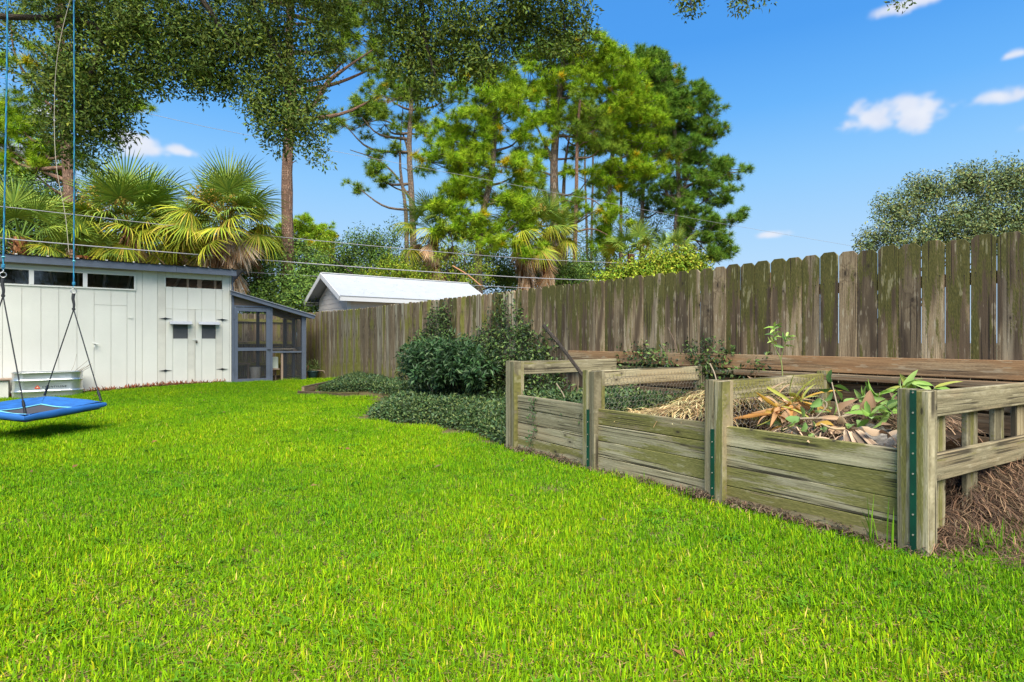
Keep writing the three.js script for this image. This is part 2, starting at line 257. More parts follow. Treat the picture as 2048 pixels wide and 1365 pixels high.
{
  const r = rng(101), patches = [];
  const tones = [[0.115, 0.26, 0.006], [0.165, 0.325, 0.006], [0.075, 0.19, 0.010], [0.22, 0.36, 0.010], [0.30, 0.35, 0.014], [0.42, 0.36, 0.12]], odds = [0.33, 0.60, 0.80, 0.93, 0.985, 1];
  for (let k = 0; k < 7; k++) {                                    // seven square patches of turf, some of them longer
    const L = new Leaves(), long = k === 6 ? 1.35 : 1, count = 860;
    for (let i = 0; i < count; i++) {
      const q = r(), col = vary(tones[odds.findIndex(o => q < o)], r, 0.22), p = V((r() - 0.5) * 0.33, -0.004, (r() - 0.5) * 0.33);
      const az = r() * 2 * Math.PI, lean = Math.pow(r(), 0.9) * 1.25, d = V(Math.cos(az) * Math.sin(lean), Math.cos(lean), Math.sin(az) * Math.sin(lean));
      const sa = az + Math.PI / 2 + (r() - 0.5); L.blade(p, d, (0.020 + 0.044 * Math.pow(r(), 1.6)) * long, 0.0024 + 0.0026 * r(), 0.02 + r() * (0.25 + 0.4 * lean), col, V(Math.cos(sa), 0, Math.sin(sa)));
    }
    for (let i = 0; i < 60; i++) {                                 // dead thatch between the blades
      const az = r() * 6.283, p = V((r() - 0.5) * 0.32, 0.002 + r() * 0.008, (r() - 0.5) * 0.32); L.blade(p, V(Math.cos(az), 0.15 * r(), Math.sin(az)), 0.03 + 0.03 * r(), 0.003, 0, vary([0.26, 0.20, 0.10], r, 0.3), V(-Math.sin(az), 0, Math.cos(az)));
    }
    if (k === 5) for (let i = 0; i < 26; i++) { const az = r() * 6.283, p = V((r() - 0.5) * 0.1, 0.012, (r() - 0.5) * 0.1); L.leaf(p, V(Math.cos(az), 0.5, Math.sin(az)), V(0, 1, 0), 0.025 + 0.025 * r(), 0.011, vary([0.075, 0.19, 0.015], r, 0.25)); }
    patches.push(L.build());
  }
  const items = patches.map(() => []), step = 0.17;
  const bare = [at(1140, 1215, 2.4), at(300, 1310, 2.02), at(420, 1240, 2.3), at(1290, 1180, 2.55), at(990, 1080, 3.2)];
  for (let x = -18; x < 12; x += step) for (let z = -17.5; z < -0.7; z += step) {
    const X = x + (r() - 0.5) * step, Z = z + (r() - 0.5) * step; if (Math.abs(X) > 1.15 * -Z + 1.6) { r(); continue; }
    if (!onLawn(X, Z)) continue;
    const f = -Z, dry = bare.some(b => Math.hypot(b.x - X, (b.z - Z) * 1.4) < 0.1 + 0.05 * r()); if (dry && r() < 0.75) continue;
    const t = fbm(X * 0.9 + 9, Z * 0.9, 3), u = fbm(X * 5.3, Z * 5.3 + 30, 2), k = Math.min(6, Math.floor(r() * 6.4));
    const [a, b] = toYard(X, Z); if (b < lawnEdge(a) + 0.12 && r() < 0.45) continue;
    items[k].push({ p: V(X, groundHeight(X, Z), Z), t: r() * 6.283, s: 0.9 + 0.35 * r() + (t - 0.5) * 0.4, sy: 0.35 + 1.15 * u + 0.25 * r(), c: (w => [0.84 + 0.42 * w + 0.12 * u, 0.94 + 0.20 * w + 0.12 * u, 0.9])(smooth(0.3, 0.7, t)) });
  }
  const lawn = thing('lawn_grass', 'bright green mown lawn covering the yard', 'grass', [0, 0, 0], 0, null, 'stuff');
  items.forEach((it, k) => scatter('turf', patches[k], M.grass, it, lawn));
}

// ---------------------------------------------------------------- side fence with dog-eared pickets
function picketGeometry(w, h, cell, cells, flip) {
  const s = new THREE.Shape(), c = 0.03; s.moveTo(-w / 2, 0); s.lineTo(w / 2, 0); s.lineTo(w / 2, h - c); s.lineTo(w / 2 - c, h); s.lineTo(-w / 2 + c, h); s.lineTo(-w / 2, h - c); s.closePath();
  const g = new THREE.ExtrudeGeometry(s, { depth: 0.016, bevelEnabled: true, bevelSize: 0.0015, bevelThickness: 0.0015, bevelSegments: 1 }), p = g.attributes.position, uv = g.attributes.uv;
  for (let i = 0; i < p.count; i++) uv.setXY(i, (cell + 0.05 + 0.9 * Math.min(1, Math.max(0, flip ? 0.5 - p.getX(i) / w : 0.5 + p.getX(i) / w))) / cells, p.getY(i) / 2);
  return g;
}
{
  const f = thing('picket_fence', 'weathered wooden picket fence with dog-eared tops along the lawn', 'fence', ORIGIN, FENCE_TURN), r = rng(31);
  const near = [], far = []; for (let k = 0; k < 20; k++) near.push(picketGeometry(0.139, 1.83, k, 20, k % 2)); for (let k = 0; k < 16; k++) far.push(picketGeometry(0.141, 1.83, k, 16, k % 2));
  let last = -1;
  for (let a = -2.2; a < 15.85; a += 0.1495) {
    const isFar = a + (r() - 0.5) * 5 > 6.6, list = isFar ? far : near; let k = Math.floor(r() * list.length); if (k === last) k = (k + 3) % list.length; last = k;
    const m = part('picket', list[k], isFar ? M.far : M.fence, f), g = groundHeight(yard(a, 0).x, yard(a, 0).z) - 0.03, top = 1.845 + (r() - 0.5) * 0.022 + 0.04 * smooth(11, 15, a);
    m.position.set(-a, g, (r() - 0.5) * 0.005 - 0.016); m.scale.y = (top - g) / 1.83; m.scale.x = 1 + (r() - 0.5) * 0.03; m.rotation.z = (r() - 0.5) * 0.006; m.rotation.y = (r() - 0.5) * 0.015;
  }
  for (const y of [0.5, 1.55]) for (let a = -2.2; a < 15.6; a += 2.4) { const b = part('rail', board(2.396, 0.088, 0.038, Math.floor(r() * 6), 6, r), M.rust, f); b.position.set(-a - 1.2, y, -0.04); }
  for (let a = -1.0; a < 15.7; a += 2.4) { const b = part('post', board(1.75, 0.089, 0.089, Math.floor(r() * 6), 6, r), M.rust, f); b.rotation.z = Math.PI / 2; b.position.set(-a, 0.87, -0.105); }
}
{
  const f = thing('back_fence', 'pale board fence showing its rails, standing behind the screened lean-to', 'fence', yard(15.9, 0), SHED_TURN), r = rng(33);
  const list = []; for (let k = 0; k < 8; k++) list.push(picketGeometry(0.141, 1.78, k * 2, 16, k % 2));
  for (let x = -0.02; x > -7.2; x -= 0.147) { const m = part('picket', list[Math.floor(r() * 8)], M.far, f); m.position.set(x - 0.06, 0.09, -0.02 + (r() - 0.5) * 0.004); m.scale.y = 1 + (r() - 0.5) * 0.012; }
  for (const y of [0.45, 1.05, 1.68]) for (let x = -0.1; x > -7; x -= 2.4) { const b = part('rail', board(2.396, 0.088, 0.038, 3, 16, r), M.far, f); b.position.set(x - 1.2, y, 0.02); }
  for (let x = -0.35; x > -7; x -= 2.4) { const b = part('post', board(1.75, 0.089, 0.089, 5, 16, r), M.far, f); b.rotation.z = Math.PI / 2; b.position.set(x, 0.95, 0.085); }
}

// ---------------------------------------------------------------- white shed
const paint = new THREE.MeshStandardMaterial({ map: speckle(4, [222, 222, 212], 0.09, 3), roughness: 0.75 }), paintDirty = new THREE.MeshStandardMaterial({ map: speckle(8, [214, 212, 200], 0.16, 5), roughness: 0.8 });
const slate = new THREE.MeshStandardMaterial({ map: speckle(12, [92, 102, 118], 0.2, 6), roughness: 0.6 }), trimWhite = plain(0.72, 0.73, 0.68, 0.6), blackIron = plain(0.02, 0.024, 0.03, 0.5, 0.3), raw = plain(0.36, 0.26, 0.19, 0.9);
const screenMat = new THREE.MeshStandardMaterial({ color: new THREE.Color().setRGB(0.05, 0.055, 0.06), roughness: 0.8, transparent: true, opacity: 0.24 }), screenDark = new THREE.MeshStandardMaterial({ color: new THREE.Color().setRGB(0.10, 0.105, 0.115), roughness: 0.8, transparent: true, opacity: 0.9 });
function hexWire(w, h, cell, r0) {                                  // chicken wire as fine rods
  const out = [], s = cell / Math.sqrt(3), dy = s * 1.5; let row = 0;
  for (let y = 0; y < h; y += dy, row++) for (let x = (row % 2) * cell / 2; x < w; x += cell) {
    const c = V(x, y, 0), t = V(x, Math.min(h, y + s), 0); out.push(rod(c, t, r0, 3));
    for (const k of [-1, 1]) { const e = V(x + k * cell / 2, y - s / 2, 0); if (e.x > 0 && e.x < w && e.y > 0) out.push(rod(c, e, r0, 3)); }
  }
  return merge(out);
}
{
  const S = thing('garden_shed', 'long white painted plank shed with grey fascia and clerestory windows', 'shed', yard(13.36, 2.237), SHED_TURN), z1 = 0, z0 = -0.016;
  const plank = (x0, x1, y0, y1, mat = paint) => { const k = hash2(Math.round(x0 * 97), Math.round(y0 * 31)), m = part('plank', boxUv(span(x0 + 0.0035, x1 - 0.0035, y0, y1, z0, z1), 0.6), mat, S); m.position.z = (k - 0.5) * 0.003; };
  const gx = [-5.24, -4.95, -4.65, -4.36, -4.07, -3.782, -3.49, -3.21, -2.915, -2.63, -2.34, -2.058, -1.781, -1.494];
  const floorY = x => lerp(-0.05, 0.07, (x + 5.2) / 5.2);
  for (let k = 0; k < gx.length - 1; k++) {
    const [x0, x1] = [gx[k], gx[k + 1]], top = x1 < -1.9 ? 2.19 : 2.665;
    if (x0 >= -2.64 && x1 <= -2.05) { plank(x0, x1, floorY(x0), 1.856); plank(x0, x1, 1.863, top); }
    else if (x0 === -2.058) { plank(x0, -1.905, floorY(x0), 2.19); plank(-1.905, x1, floorY(x0), 2.665); }
    else plank(x0, x1, floorY(x0), top);
  }
  plank(-1.494, -1.342, 0.04, 2.665, paintDirty); plank(-0.199, -0.044, 0.08, 2.665); plank(-0.044, 0.0, 0.08, 2.665);
  for (const [x0, x1] of [[-1.342, -1.204], [-1.204, -0.909], [-0.909, -0.626], [-0.626, -0.336], [-0.336, -0.199]]) { plank(x0, x1, 1.822, 2.312); plank(x0, x1, 2.516, 2.665); }
  // body behind the planks: sheathing with openings, side and back walls, floor
  part('sheathing', [span(-5.26, -0.002, -0.06, 2.19, -0.05, -0.018), span(-1.9, -1.35, 2.19, 2.66, -0.05, -0.018), span(-1.35, -0.19, 2.515, 2.66, -0.05, -0.018), span(-0.19, -0.002, 2.19, 2.66, -0.05, -0.018), span(-1.35, -0.19, 2.19, 2.312, -0.05, -0.018), span(-5.26, -1.9, 2.535, 2.66, -0.05, -0.018)], paintDirty, S);
  part('side_wall', [span(-0.035, -0.003, 0, 2.62, -2.3, -0.052), span(-5.26, -5.22, -0.06, 2.62, -2.3, -0.052)], paint, S);
  part('back_wall', span(-5.26, 0, -0.06, 2.3, -2.34, -2.302), paintDirty, S); part('shed_floor', span(-5.2, -0.05, 0.0, 0.03, -2.29, -0.06), raw, S);
  // fascia, rafters, ribbed metal roof falling to the back
  const slope = 0.16;
  part('fascia', span(-5.6, -1.153, 2.625, 2.765, 0.155, 0.18), slate, S); part('fascia', span(-1.149, 0.075, 2.628, 2.768, 0.155, 0.18), slate, S);
  for (let x = -5.3; x < 0; x += 0.48) part('rafter', box(0.04, 0.09, 2.6, x, 2.655 + 0.08 - slope * 1.15, -1.13, -slope, 0, 0), trimWhite, S);
  {
    const prof = [], N = []; for (let x = -5.62; x < 0.1; x += 0.235) prof.push([x, 0], [x + 0.16, 0], [x + 0.175, 0.024], [x + 0.205, 0.024], [x + 0.22, 0]);
    const pos = [], idx = [], uv = []; prof.forEach(([x, y], i) => { for (const z of [0.21, -2.45]) { pos.push(x, 2.778 + y + (z - 0.2) * slope, z); uv.push(x, z); } if (i) { const a = 2 * i; idx.push(a - 2, a, a - 1, a, a + 1, a - 1); } });
    const g = new THREE.BufferGeometry(); g.setAttribute('position', new THREE.Float32BufferAttribute(pos, 3)); g.setAttribute('uv', new THREE.Float32BufferAttribute(uv, 2)); g.setIndex(idx); const ng = g.toNonIndexed(); ng.computeVertexNormals();
    part('metal_roof', ng, new THREE.MeshStandardMaterial({ map: speckle(31, [112, 104, 98], 0.7, 5), roughness: 0.6, metalness: 0.4, side: THREE.DoubleSide }), S);
  }
  part('frieze_board', span(-5.25, -1.9, 2.537, 2.60, -0.014, 0.012), trimWhite, S);
  const glass = new THREE.MeshPhysicalMaterial({ color: 0xffffff, transmission: 1, thickness: 0, roughness: 0.03, ior: 1.55 });
  const win = part('clerestory_window', [span(-5.2, -1.895, 2.192, 2.222, -0.012, 0.022), span(-5.2, -1.895, 2.505, 2.533, -0.012, 0.022), span(-1.93, -1.895, 2.2225, 2.5045, -0.012, 0.022)], trimWhite, S);
  for (const x of [-4.5, -3.636, -2.78]) part('mullion', span(x - 0.038, x + 0.038, 2.2235, 2.5035, -0.01, 0.026), plain(0.78, 0.78, 0.76, 0.5), win);
  for (const [x0, x1] of [[-5.2, -4.54], [-4.46, -3.676], [-3.596, -2.82], [-2.74, -1.932]]) part('pane', span(x0, x1, 2.2235, 2.5035, -0.006, -0.003), glass, win);
  // wire-covered vent with bare studs
  const vent = part('vent_frame', [span(-1.365, -1.341, 2.29, 2.535, -0.01, 0.008), span(-0.199, -0.178, 2.29, 2.535, -0.01, 0.008)], trimWhite, S);
  for (const [x0, x1] of [[-0.921, -0.878], [-0.708, -0.622], [-0.361, -0.314]]) part('stud', span(x0, x1, 2.3, 2.52, -0.09, -0.055), raw, vent);
  const wire = part('chicken_wire', hexWire(1.14, 0.198, 0.034, 0.0018), plain(0.30, 0.19, 0.12, 0.8, 0.3), vent); wire.position.set(-1.341, 2.314, -0.012); wire.userData.kind = 'stuff';
  // double doors
  const door = (x0, x1, seams, wx0, wx1, hinge) => {
    const D = new THREE.Group(); D.name = 'door'; S.add(D); const xs = [x0, ...seams, x1];
    for (let k = 0; k < xs.length - 1; k++) {
      const a = xs[k] + 0.003, b = xs[k + 1] - 0.003, w = k === 1, mk = (y0, y1) => part('plank', span(a, b, y0, y1, -0.012, 0.007 + 0.001 * k), k === 2 ? paintDirty : paint, D);
      if (w) { mk(0.06, 1.153); mk(1.494, 1.814); } else mk(0.06, 1.814);
    }
    part('screen_window', span(wx0 + 0.004, wx1 - 0.004, 1.155, 1.492, -0.010, -0.006), screenDark, D);
    part('awning', [box(wx1 - wx0 + 0.15, 0.006, 0.15, (wx0 + wx1) / 2, 1.508, 0.078, 0.45, 0, 0)], plain(0.42, 0.45, 0.50, 0.5, 0.4), D);
    for (const y of [0.44, 1.598]) {
      const s = new THREE.Shape(); s.moveTo(-0.13, 0); s.lineTo(-0.03, 0.014); s.lineTo(0, 0.026); s.lineTo(0.03, 0.014); s.lineTo(0.13, 0); s.lineTo(0.03, -0.014); s.lineTo(0, -0.026); s.lineTo(-0.03, -0.014); s.closePath();
      const h = part('hinge', [new THREE.ExtrudeGeometry(s, { depth: 0.005, bevelEnabled: false }), rod(V(0, -0.028, 0.008), V(0, 0.028, 0.008), 0.006)], blackIron, D); h.position.set(hinge, y, 0.010);
    }
    return D;
  };
  door(-1.342, -0.767, [-1.204, -0.909], -1.198, -0.906, -1.345);
  const d2 = door(-0.759, -0.199, [-0.626, -0.336], -0.626, -0.336, -0.200);
  part('hasp', [span(-0.82, -0.73, 1.12, 1.145, 0.012, 0.02), rod(V(-0.775, 1.11, 0.025), V(-0.775, 1.155, 0.025), 0.008)], trimWhite, d2);
  part('padlock', [box(0.035, 0.04, 0.02, -0.735, 1.075, 0.03), put(new THREE.TorusGeometry(0.014, 0.004, 6, 12), -0.735, 1.10, 0.03)], plain(0.12, 0.1, 0.08, 0.4, 0.7), d2);
  part('latch', [span(-2.04, -1.95, 1.595, 1.612, 0.001, 0.012), box(0.012, 0.06, 0.014, -1.975, 1.60, 0.01)], trimWhite, S);
  part('hose_tap', [rod(V(-2.62, 1.03, 0.0), V(-2.62, 1.03, 0.07), 0.018), rod(V(-2.66, 1.06, 0.05), V(-2.56, 1.03, 0.06), 0.012), rod(V(-2.62, 1.02, 0.06), V(-2.62, 0.97, 0.065), 0.014)], trimWhite, S);
  part('downpipe', [rod(V(0.018, 2.05, 0.02), V(0.018, 2.62, 0.02), 0.018)], slate, S);

  // screened lean-to against the shed
  const C = thing('screened_lean_to', 'grey framed screen enclosure with sloping roof beside the white shed', 'chicken coop', yard(13.36, 2.237), SHED_TURN);
  const yr = x => 2.235 - 0.272 * (x + 0.03), zb = -1.75;
  part('post', span(0.002, 0.052, 0.02, 2.19, -0.05, 0.02), slate, C); part('post', span(0.872, 0.925, 0.02, yr(0.9) - 0.04, -0.05, 0.015), slate, C); part('post', span(1.632, 1.735, 0.02, yr(1.7) - 0.035, -0.08, 0.02), slate, C);
  part('back_post', span(0.02, 0.08, 0.05, 2.15, zb, zb + 0.06), slate, C); part('back_post', span(0.95, 1.02, 0.05, yr(1) - 0.05, zb, zb + 0.06), slate, C); part('back_post', span(1.65, 1.735, 0.05, yr(1.7) - 0.05, zb, zb + 0.06), slate, C);
  part('side_post', span(1.66, 1.73, 0.05, yr(1.7) - 0.05, -0.95, -0.88), slate, C); part('side_rail', span(1.67, 1.72, 0.86, 0.94, zb + 0.06, -0.09), slate, C); part('back_rail', span(0.08, 1.64, 0.84, 0.93, zb + 0.01, zb + 0.05), slate, C);
  part('head_rail', span(0.054, 0.87, 1.915, 1.952, -0.04, 0.012), slate, C); part('mid_rail', span(0.927, 1.63, 0.808, 0.848, -0.04, 0.008), slate, C); part('sill', span(0.927, 1.63, 0.06, 0.10, -0.04, 0.008), slate, C);
  const len = 2.03, an = -Math.atan(0.272);
  part('roof_fascia', box(len, 0.085, 0.03, 0.95, yr(0.95) - 0.003, 0.085, 0, 0, an), slate, C); part('roof_deck', box(len + 0.02, 0.018, 2.0, 0.955, yr(0.95) + 0.052, -0.88, 0, 0, an), plain(0.28, 0.30, 0.34, 0.6, 0.3), C);
  for (let z = -1.7; z < 0.05; z += 0.42) part('rafter', box(len - 0.1, 0.06, 0.04, 0.95, yr(0.95) - 0.02, z, 0, 0, an), raw, C);
  part('gable_board', (() => { const s = new THREE.Shape(); s.moveTo(0.054, 1.954); s.lineTo(0.87, 1.954); s.lineTo(0.87, yr(0.87) - 0.045); s.lineTo(0.054, yr(0.054) - 0.045); s.closePath(); return put(boxUv(new THREE.ExtrudeGeometry(s, { depth: 0.01, bevelEnabled: false })), 0, 0, -0.03); })(), plain(0.16, 0.12, 0.09, 0.9), C);
  const D = new THREE.Group(); D.name = 'screen_door'; C.add(D);
  part('stile', span(0.056, 0.135, 0.115, 1.90, -0.008, 0.028), slate, D); part('stile', span(0.773, 0.868, 0.115, 1.905, -0.008, 0.028), slate, D);
  part('door_rail', span(0.1355, 0.7725, 1.812, 1.90, -0.006, 0.026), slate, D); part('door_rail', span(0.1355, 0.7725, 0.862, 0.940, -0.006, 0.026), slate, D); part('door_rail', span(0.1355, 0.7725, 0.115, 0.196, -0.006, 0.026), slate, D);
  part('screen', span(0.136, 0.772, 0.197, 0.861, 0.004, 0.006), screenMat, D); part('screen', span(0.136, 0.772, 0.941, 1.811, 0.004, 0.006), screenMat, D);
  for (const y of [0.42, 1.62]) part('hinge', span(0.042, 0.07, y, y + 0.1, 0.029, 0.035), slate, D); part('handle', [rod(V(0.80, 0.89, 0.04), V(0.87, 0.89, 0.04), 0.008), rod(V(0.80, 0.89, 0.028), V(0.80, 0.89, 0.04), 0.008)], blackIron, D);
  part('screen', (() => { const s = new THREE.Shape(); s.moveTo(0.926, 0.849); s.lineTo(1.631, 0.849); s.lineTo(1.631, yr(1.63) - 0.05); s.lineTo(0.926, yr(0.926) - 0.05); s.closePath(); return put(new THREE.ExtrudeGeometry(s, { depth: 0.002, bevelEnabled: false }), 0, 0, -0.015); })(), screenMat, C);
  part('screen', span(1.18, 1.631, 0.101, 0.807, -0.016, -0.013), screenMat, C); part('stud', span(1.135, 1.18, 0.101, 0.807, -0.05, -0.012), raw, C);
  part('side_screen', span(1.70, 1.703, 0.1, yr(1.7) - 0.06, zb + 0.07, -0.09), screenMat, C);
  // things kept inside
  const inside = (name, label, cat, geo, mat) => { const t = thing(name, label, cat, yard(13.36, 2.237), SHED_TURN); geo.forEach((g, i) => part(g[0], g[1], g[2] || mat, t)); return t; };
  inside('nest_box', 'pale green box on a plank stand inside the screened lean-to', 'box', [['box_body', span(0.94, 1.10, 0.42, 0.70, -0.42, -0.16)], ['stand_board', span(0.93, 1.13, 0.385, 0.415, -0.45, -0.12), raw], ['leg', span(0.94, 0.97, 0.1, 0.384, -0.43, -0.4), raw], ['leg', span(1.09, 1.12, 0.1, 0.384, -0.43, -0.4), raw]], plain(0.52, 0.58, 0.50, 0.6));
  inside('perch_board', 'pale horizontal perch board across the screened lean-to', 'board', [['board', span(0.15, 1.62, 0.88, 0.915, -0.62, -0.5)], ['bracket', span(1.55, 1.645, 0.845, 0.879, -0.64, -0.46), raw]], plain(0.55, 0.47, 0.38, 0.8));
  inside('feed_bucket', 'white plastic bucket behind the screen door', 'bucket', [['bucket', (() => { const g = new THREE.LatheGeometry([[0, 0.1], [0.11, 0.1], [0.13, 0.44], [0.135, 0.44], [0.115, 0.095], [0, 0.095]].map(p => new THREE.Vector2(...p)), 20); return put(g, 0.70, 0, -0.75); })()]], plain(0.62, 0.62, 0.60, 0.5));
  inside('clay_dish', 'terracotta dish on the ground behind the screen door', 'dish', [['dish', put(new THREE.LatheGeometry([[0, 0.11], [0.13, 0.11], [0.17, 0.17], [0.18, 0.17], [0.15, 0.1], [0, 0.1]].map(p => new THREE.Vector2(...p)), 18), 0.26, 0, -0.35)]], plain(0.42, 0.14, 0.06, 0.85));
  inside('wooden_crate', 'low wooden bench with a knothole behind the screen door', 'bench', [['seat', span(0.10, 0.62, 0.50, 0.535, -1.2, -0.9)], ['end_panel', span(0.12, 0.25, 0.12, 0.82, -1.22, -1.19)], ['leg', span(0.56, 0.60, 0.12, 0.499, -1.0, -0.95)]], plain(0.46, 0.32, 0.23, 0.85));
}

// ---------------------------------------------------------------- neighbour's shed beyond the fence
{
  const N = thing('neighbour_shed', 'pale lap-sided outbuilding with white gable roof behind the fence', 'shed', [-5.65, 0.1, -17], SHED_TURN), white = plain(0.60, 0.61, 0.62, 0.55), lap = new THREE.MeshStandardMaterial({ map: speckle(44, [212, 204, 196], 0.08, 4), roughness: 0.7 });
  const R = 3.0, E = 2.24, hw = 1.55, L = 5.12, pitch = Math.atan2(R - E, hw), rl = Math.hypot(hw, R - E);
  const roofMap = texture(256, 512, (u, v, i, j) => { const l = (j % 16) < 2 ? 0.86 : 1, s = noise(i * 0.13, j * 0.21) > 0.93 ? 0.62 : 1, q = 0.96 + 0.07 * fbm(u * 8, v * 8, 3); return [172 * l * s * q, 177 * l * s * q, 182 * l * s * q]; });
  const roofMat = new THREE.MeshStandardMaterial({ map: roofMap, roughness: 0.55 });
  for (const s of [1, -1]) { const g = boxUv(new THREE.BoxGeometry(L, 0.03, rl), 0.6); const m = part('roof_slope', g, roofMat, N); m.position.set(L / 2, (R + E) / 2, s * hw / 2); m.rotation.x = s * pitch; }
  part('ridge_cap', box(L + 0.01, 0.02, 0.12, L / 2, R + 0.022, 0), white, N);
  for (const s of [1, -1]) { part('eave_fascia', span(-0.004, L + 0.004, E - 0.13, E - 0.02, s * hw - 0.012, s * hw + 0.012), white, N); for (const x of [-0.015, L + 0.015]) part('barge_board', box(0.022, 0.14, rl + 0.02, x, (R + E) / 2 - 0.06, s * hw / 2, s * pitch, 0, 0), white, N); }
  for (let k = 0; k < 12; k++) { const y = 1.25 + k * 0.145, y1 = y + 0.143; const half = q => Math.min(1.25, Math.max(0.02, (R - 0.1 - q) / (R - E) * hw)); if (half(y) < 0.06) break;
    const s = new THREE.Shape(); s.moveTo(-half(y), y); s.lineTo(half(y), y); s.lineTo(half(y1), y1); s.lineTo(-half(y1), y1); s.closePath();
    const m = part('siding_board', boxUv(new THREE.ExtrudeGeometry(s, { depth: 0.012, bevelEnabled: false })), lap, N); m.rotation.order = 'YXZ'; m.rotation.y = -Math.PI / 2; m.rotation.x = -0.06; m.position.set(0.36 - y * 0.06, 0, 0); }
  for (let k = 0; k < 6; k++) { const y = 1.25 + k * 0.145; const m = part('siding_board', box(L - 0.72, 0.143, 0.012, 0, 0, 0), lap, N); m.position.set(L / 2, y + 0.0715, 1.25); m.rotation.x = -0.06; }
  part('corner_board', span(0.30, 0.42, 0, E - 0.05, 1.22, 1.275), white, N); part('wall_core', span(0.40, L - 0.36, 0, 2.15, -1.22, 1.22), plain(0.45, 0.43, 0.41), N); part('soffit', [span(0, L, E - 0.03, E - 0.02, 1.2, hw - 0.013), span(0, L, E - 0.03, E - 0.02, -hw + 0.013, -1.2)], white, N);
  const w = part('window_trim', [span(1.1, 2.3, 1.90, 1.98, 1.262, 1.285), span(1.1, 1.18, 1.0, 1.8995, 1.262, 1.285), span(2.22, 2.3, 1.0, 1.8995, 1.262, 1.285)], white, N); part('pane', span(1.181, 2.219, 1.0, 1.8985, 1.264, 1.27), plain(0.06, 0.05, 0.04, 0.1), w);  // pane is opaque near-black, painted in place of the unlit inside behind glass
}

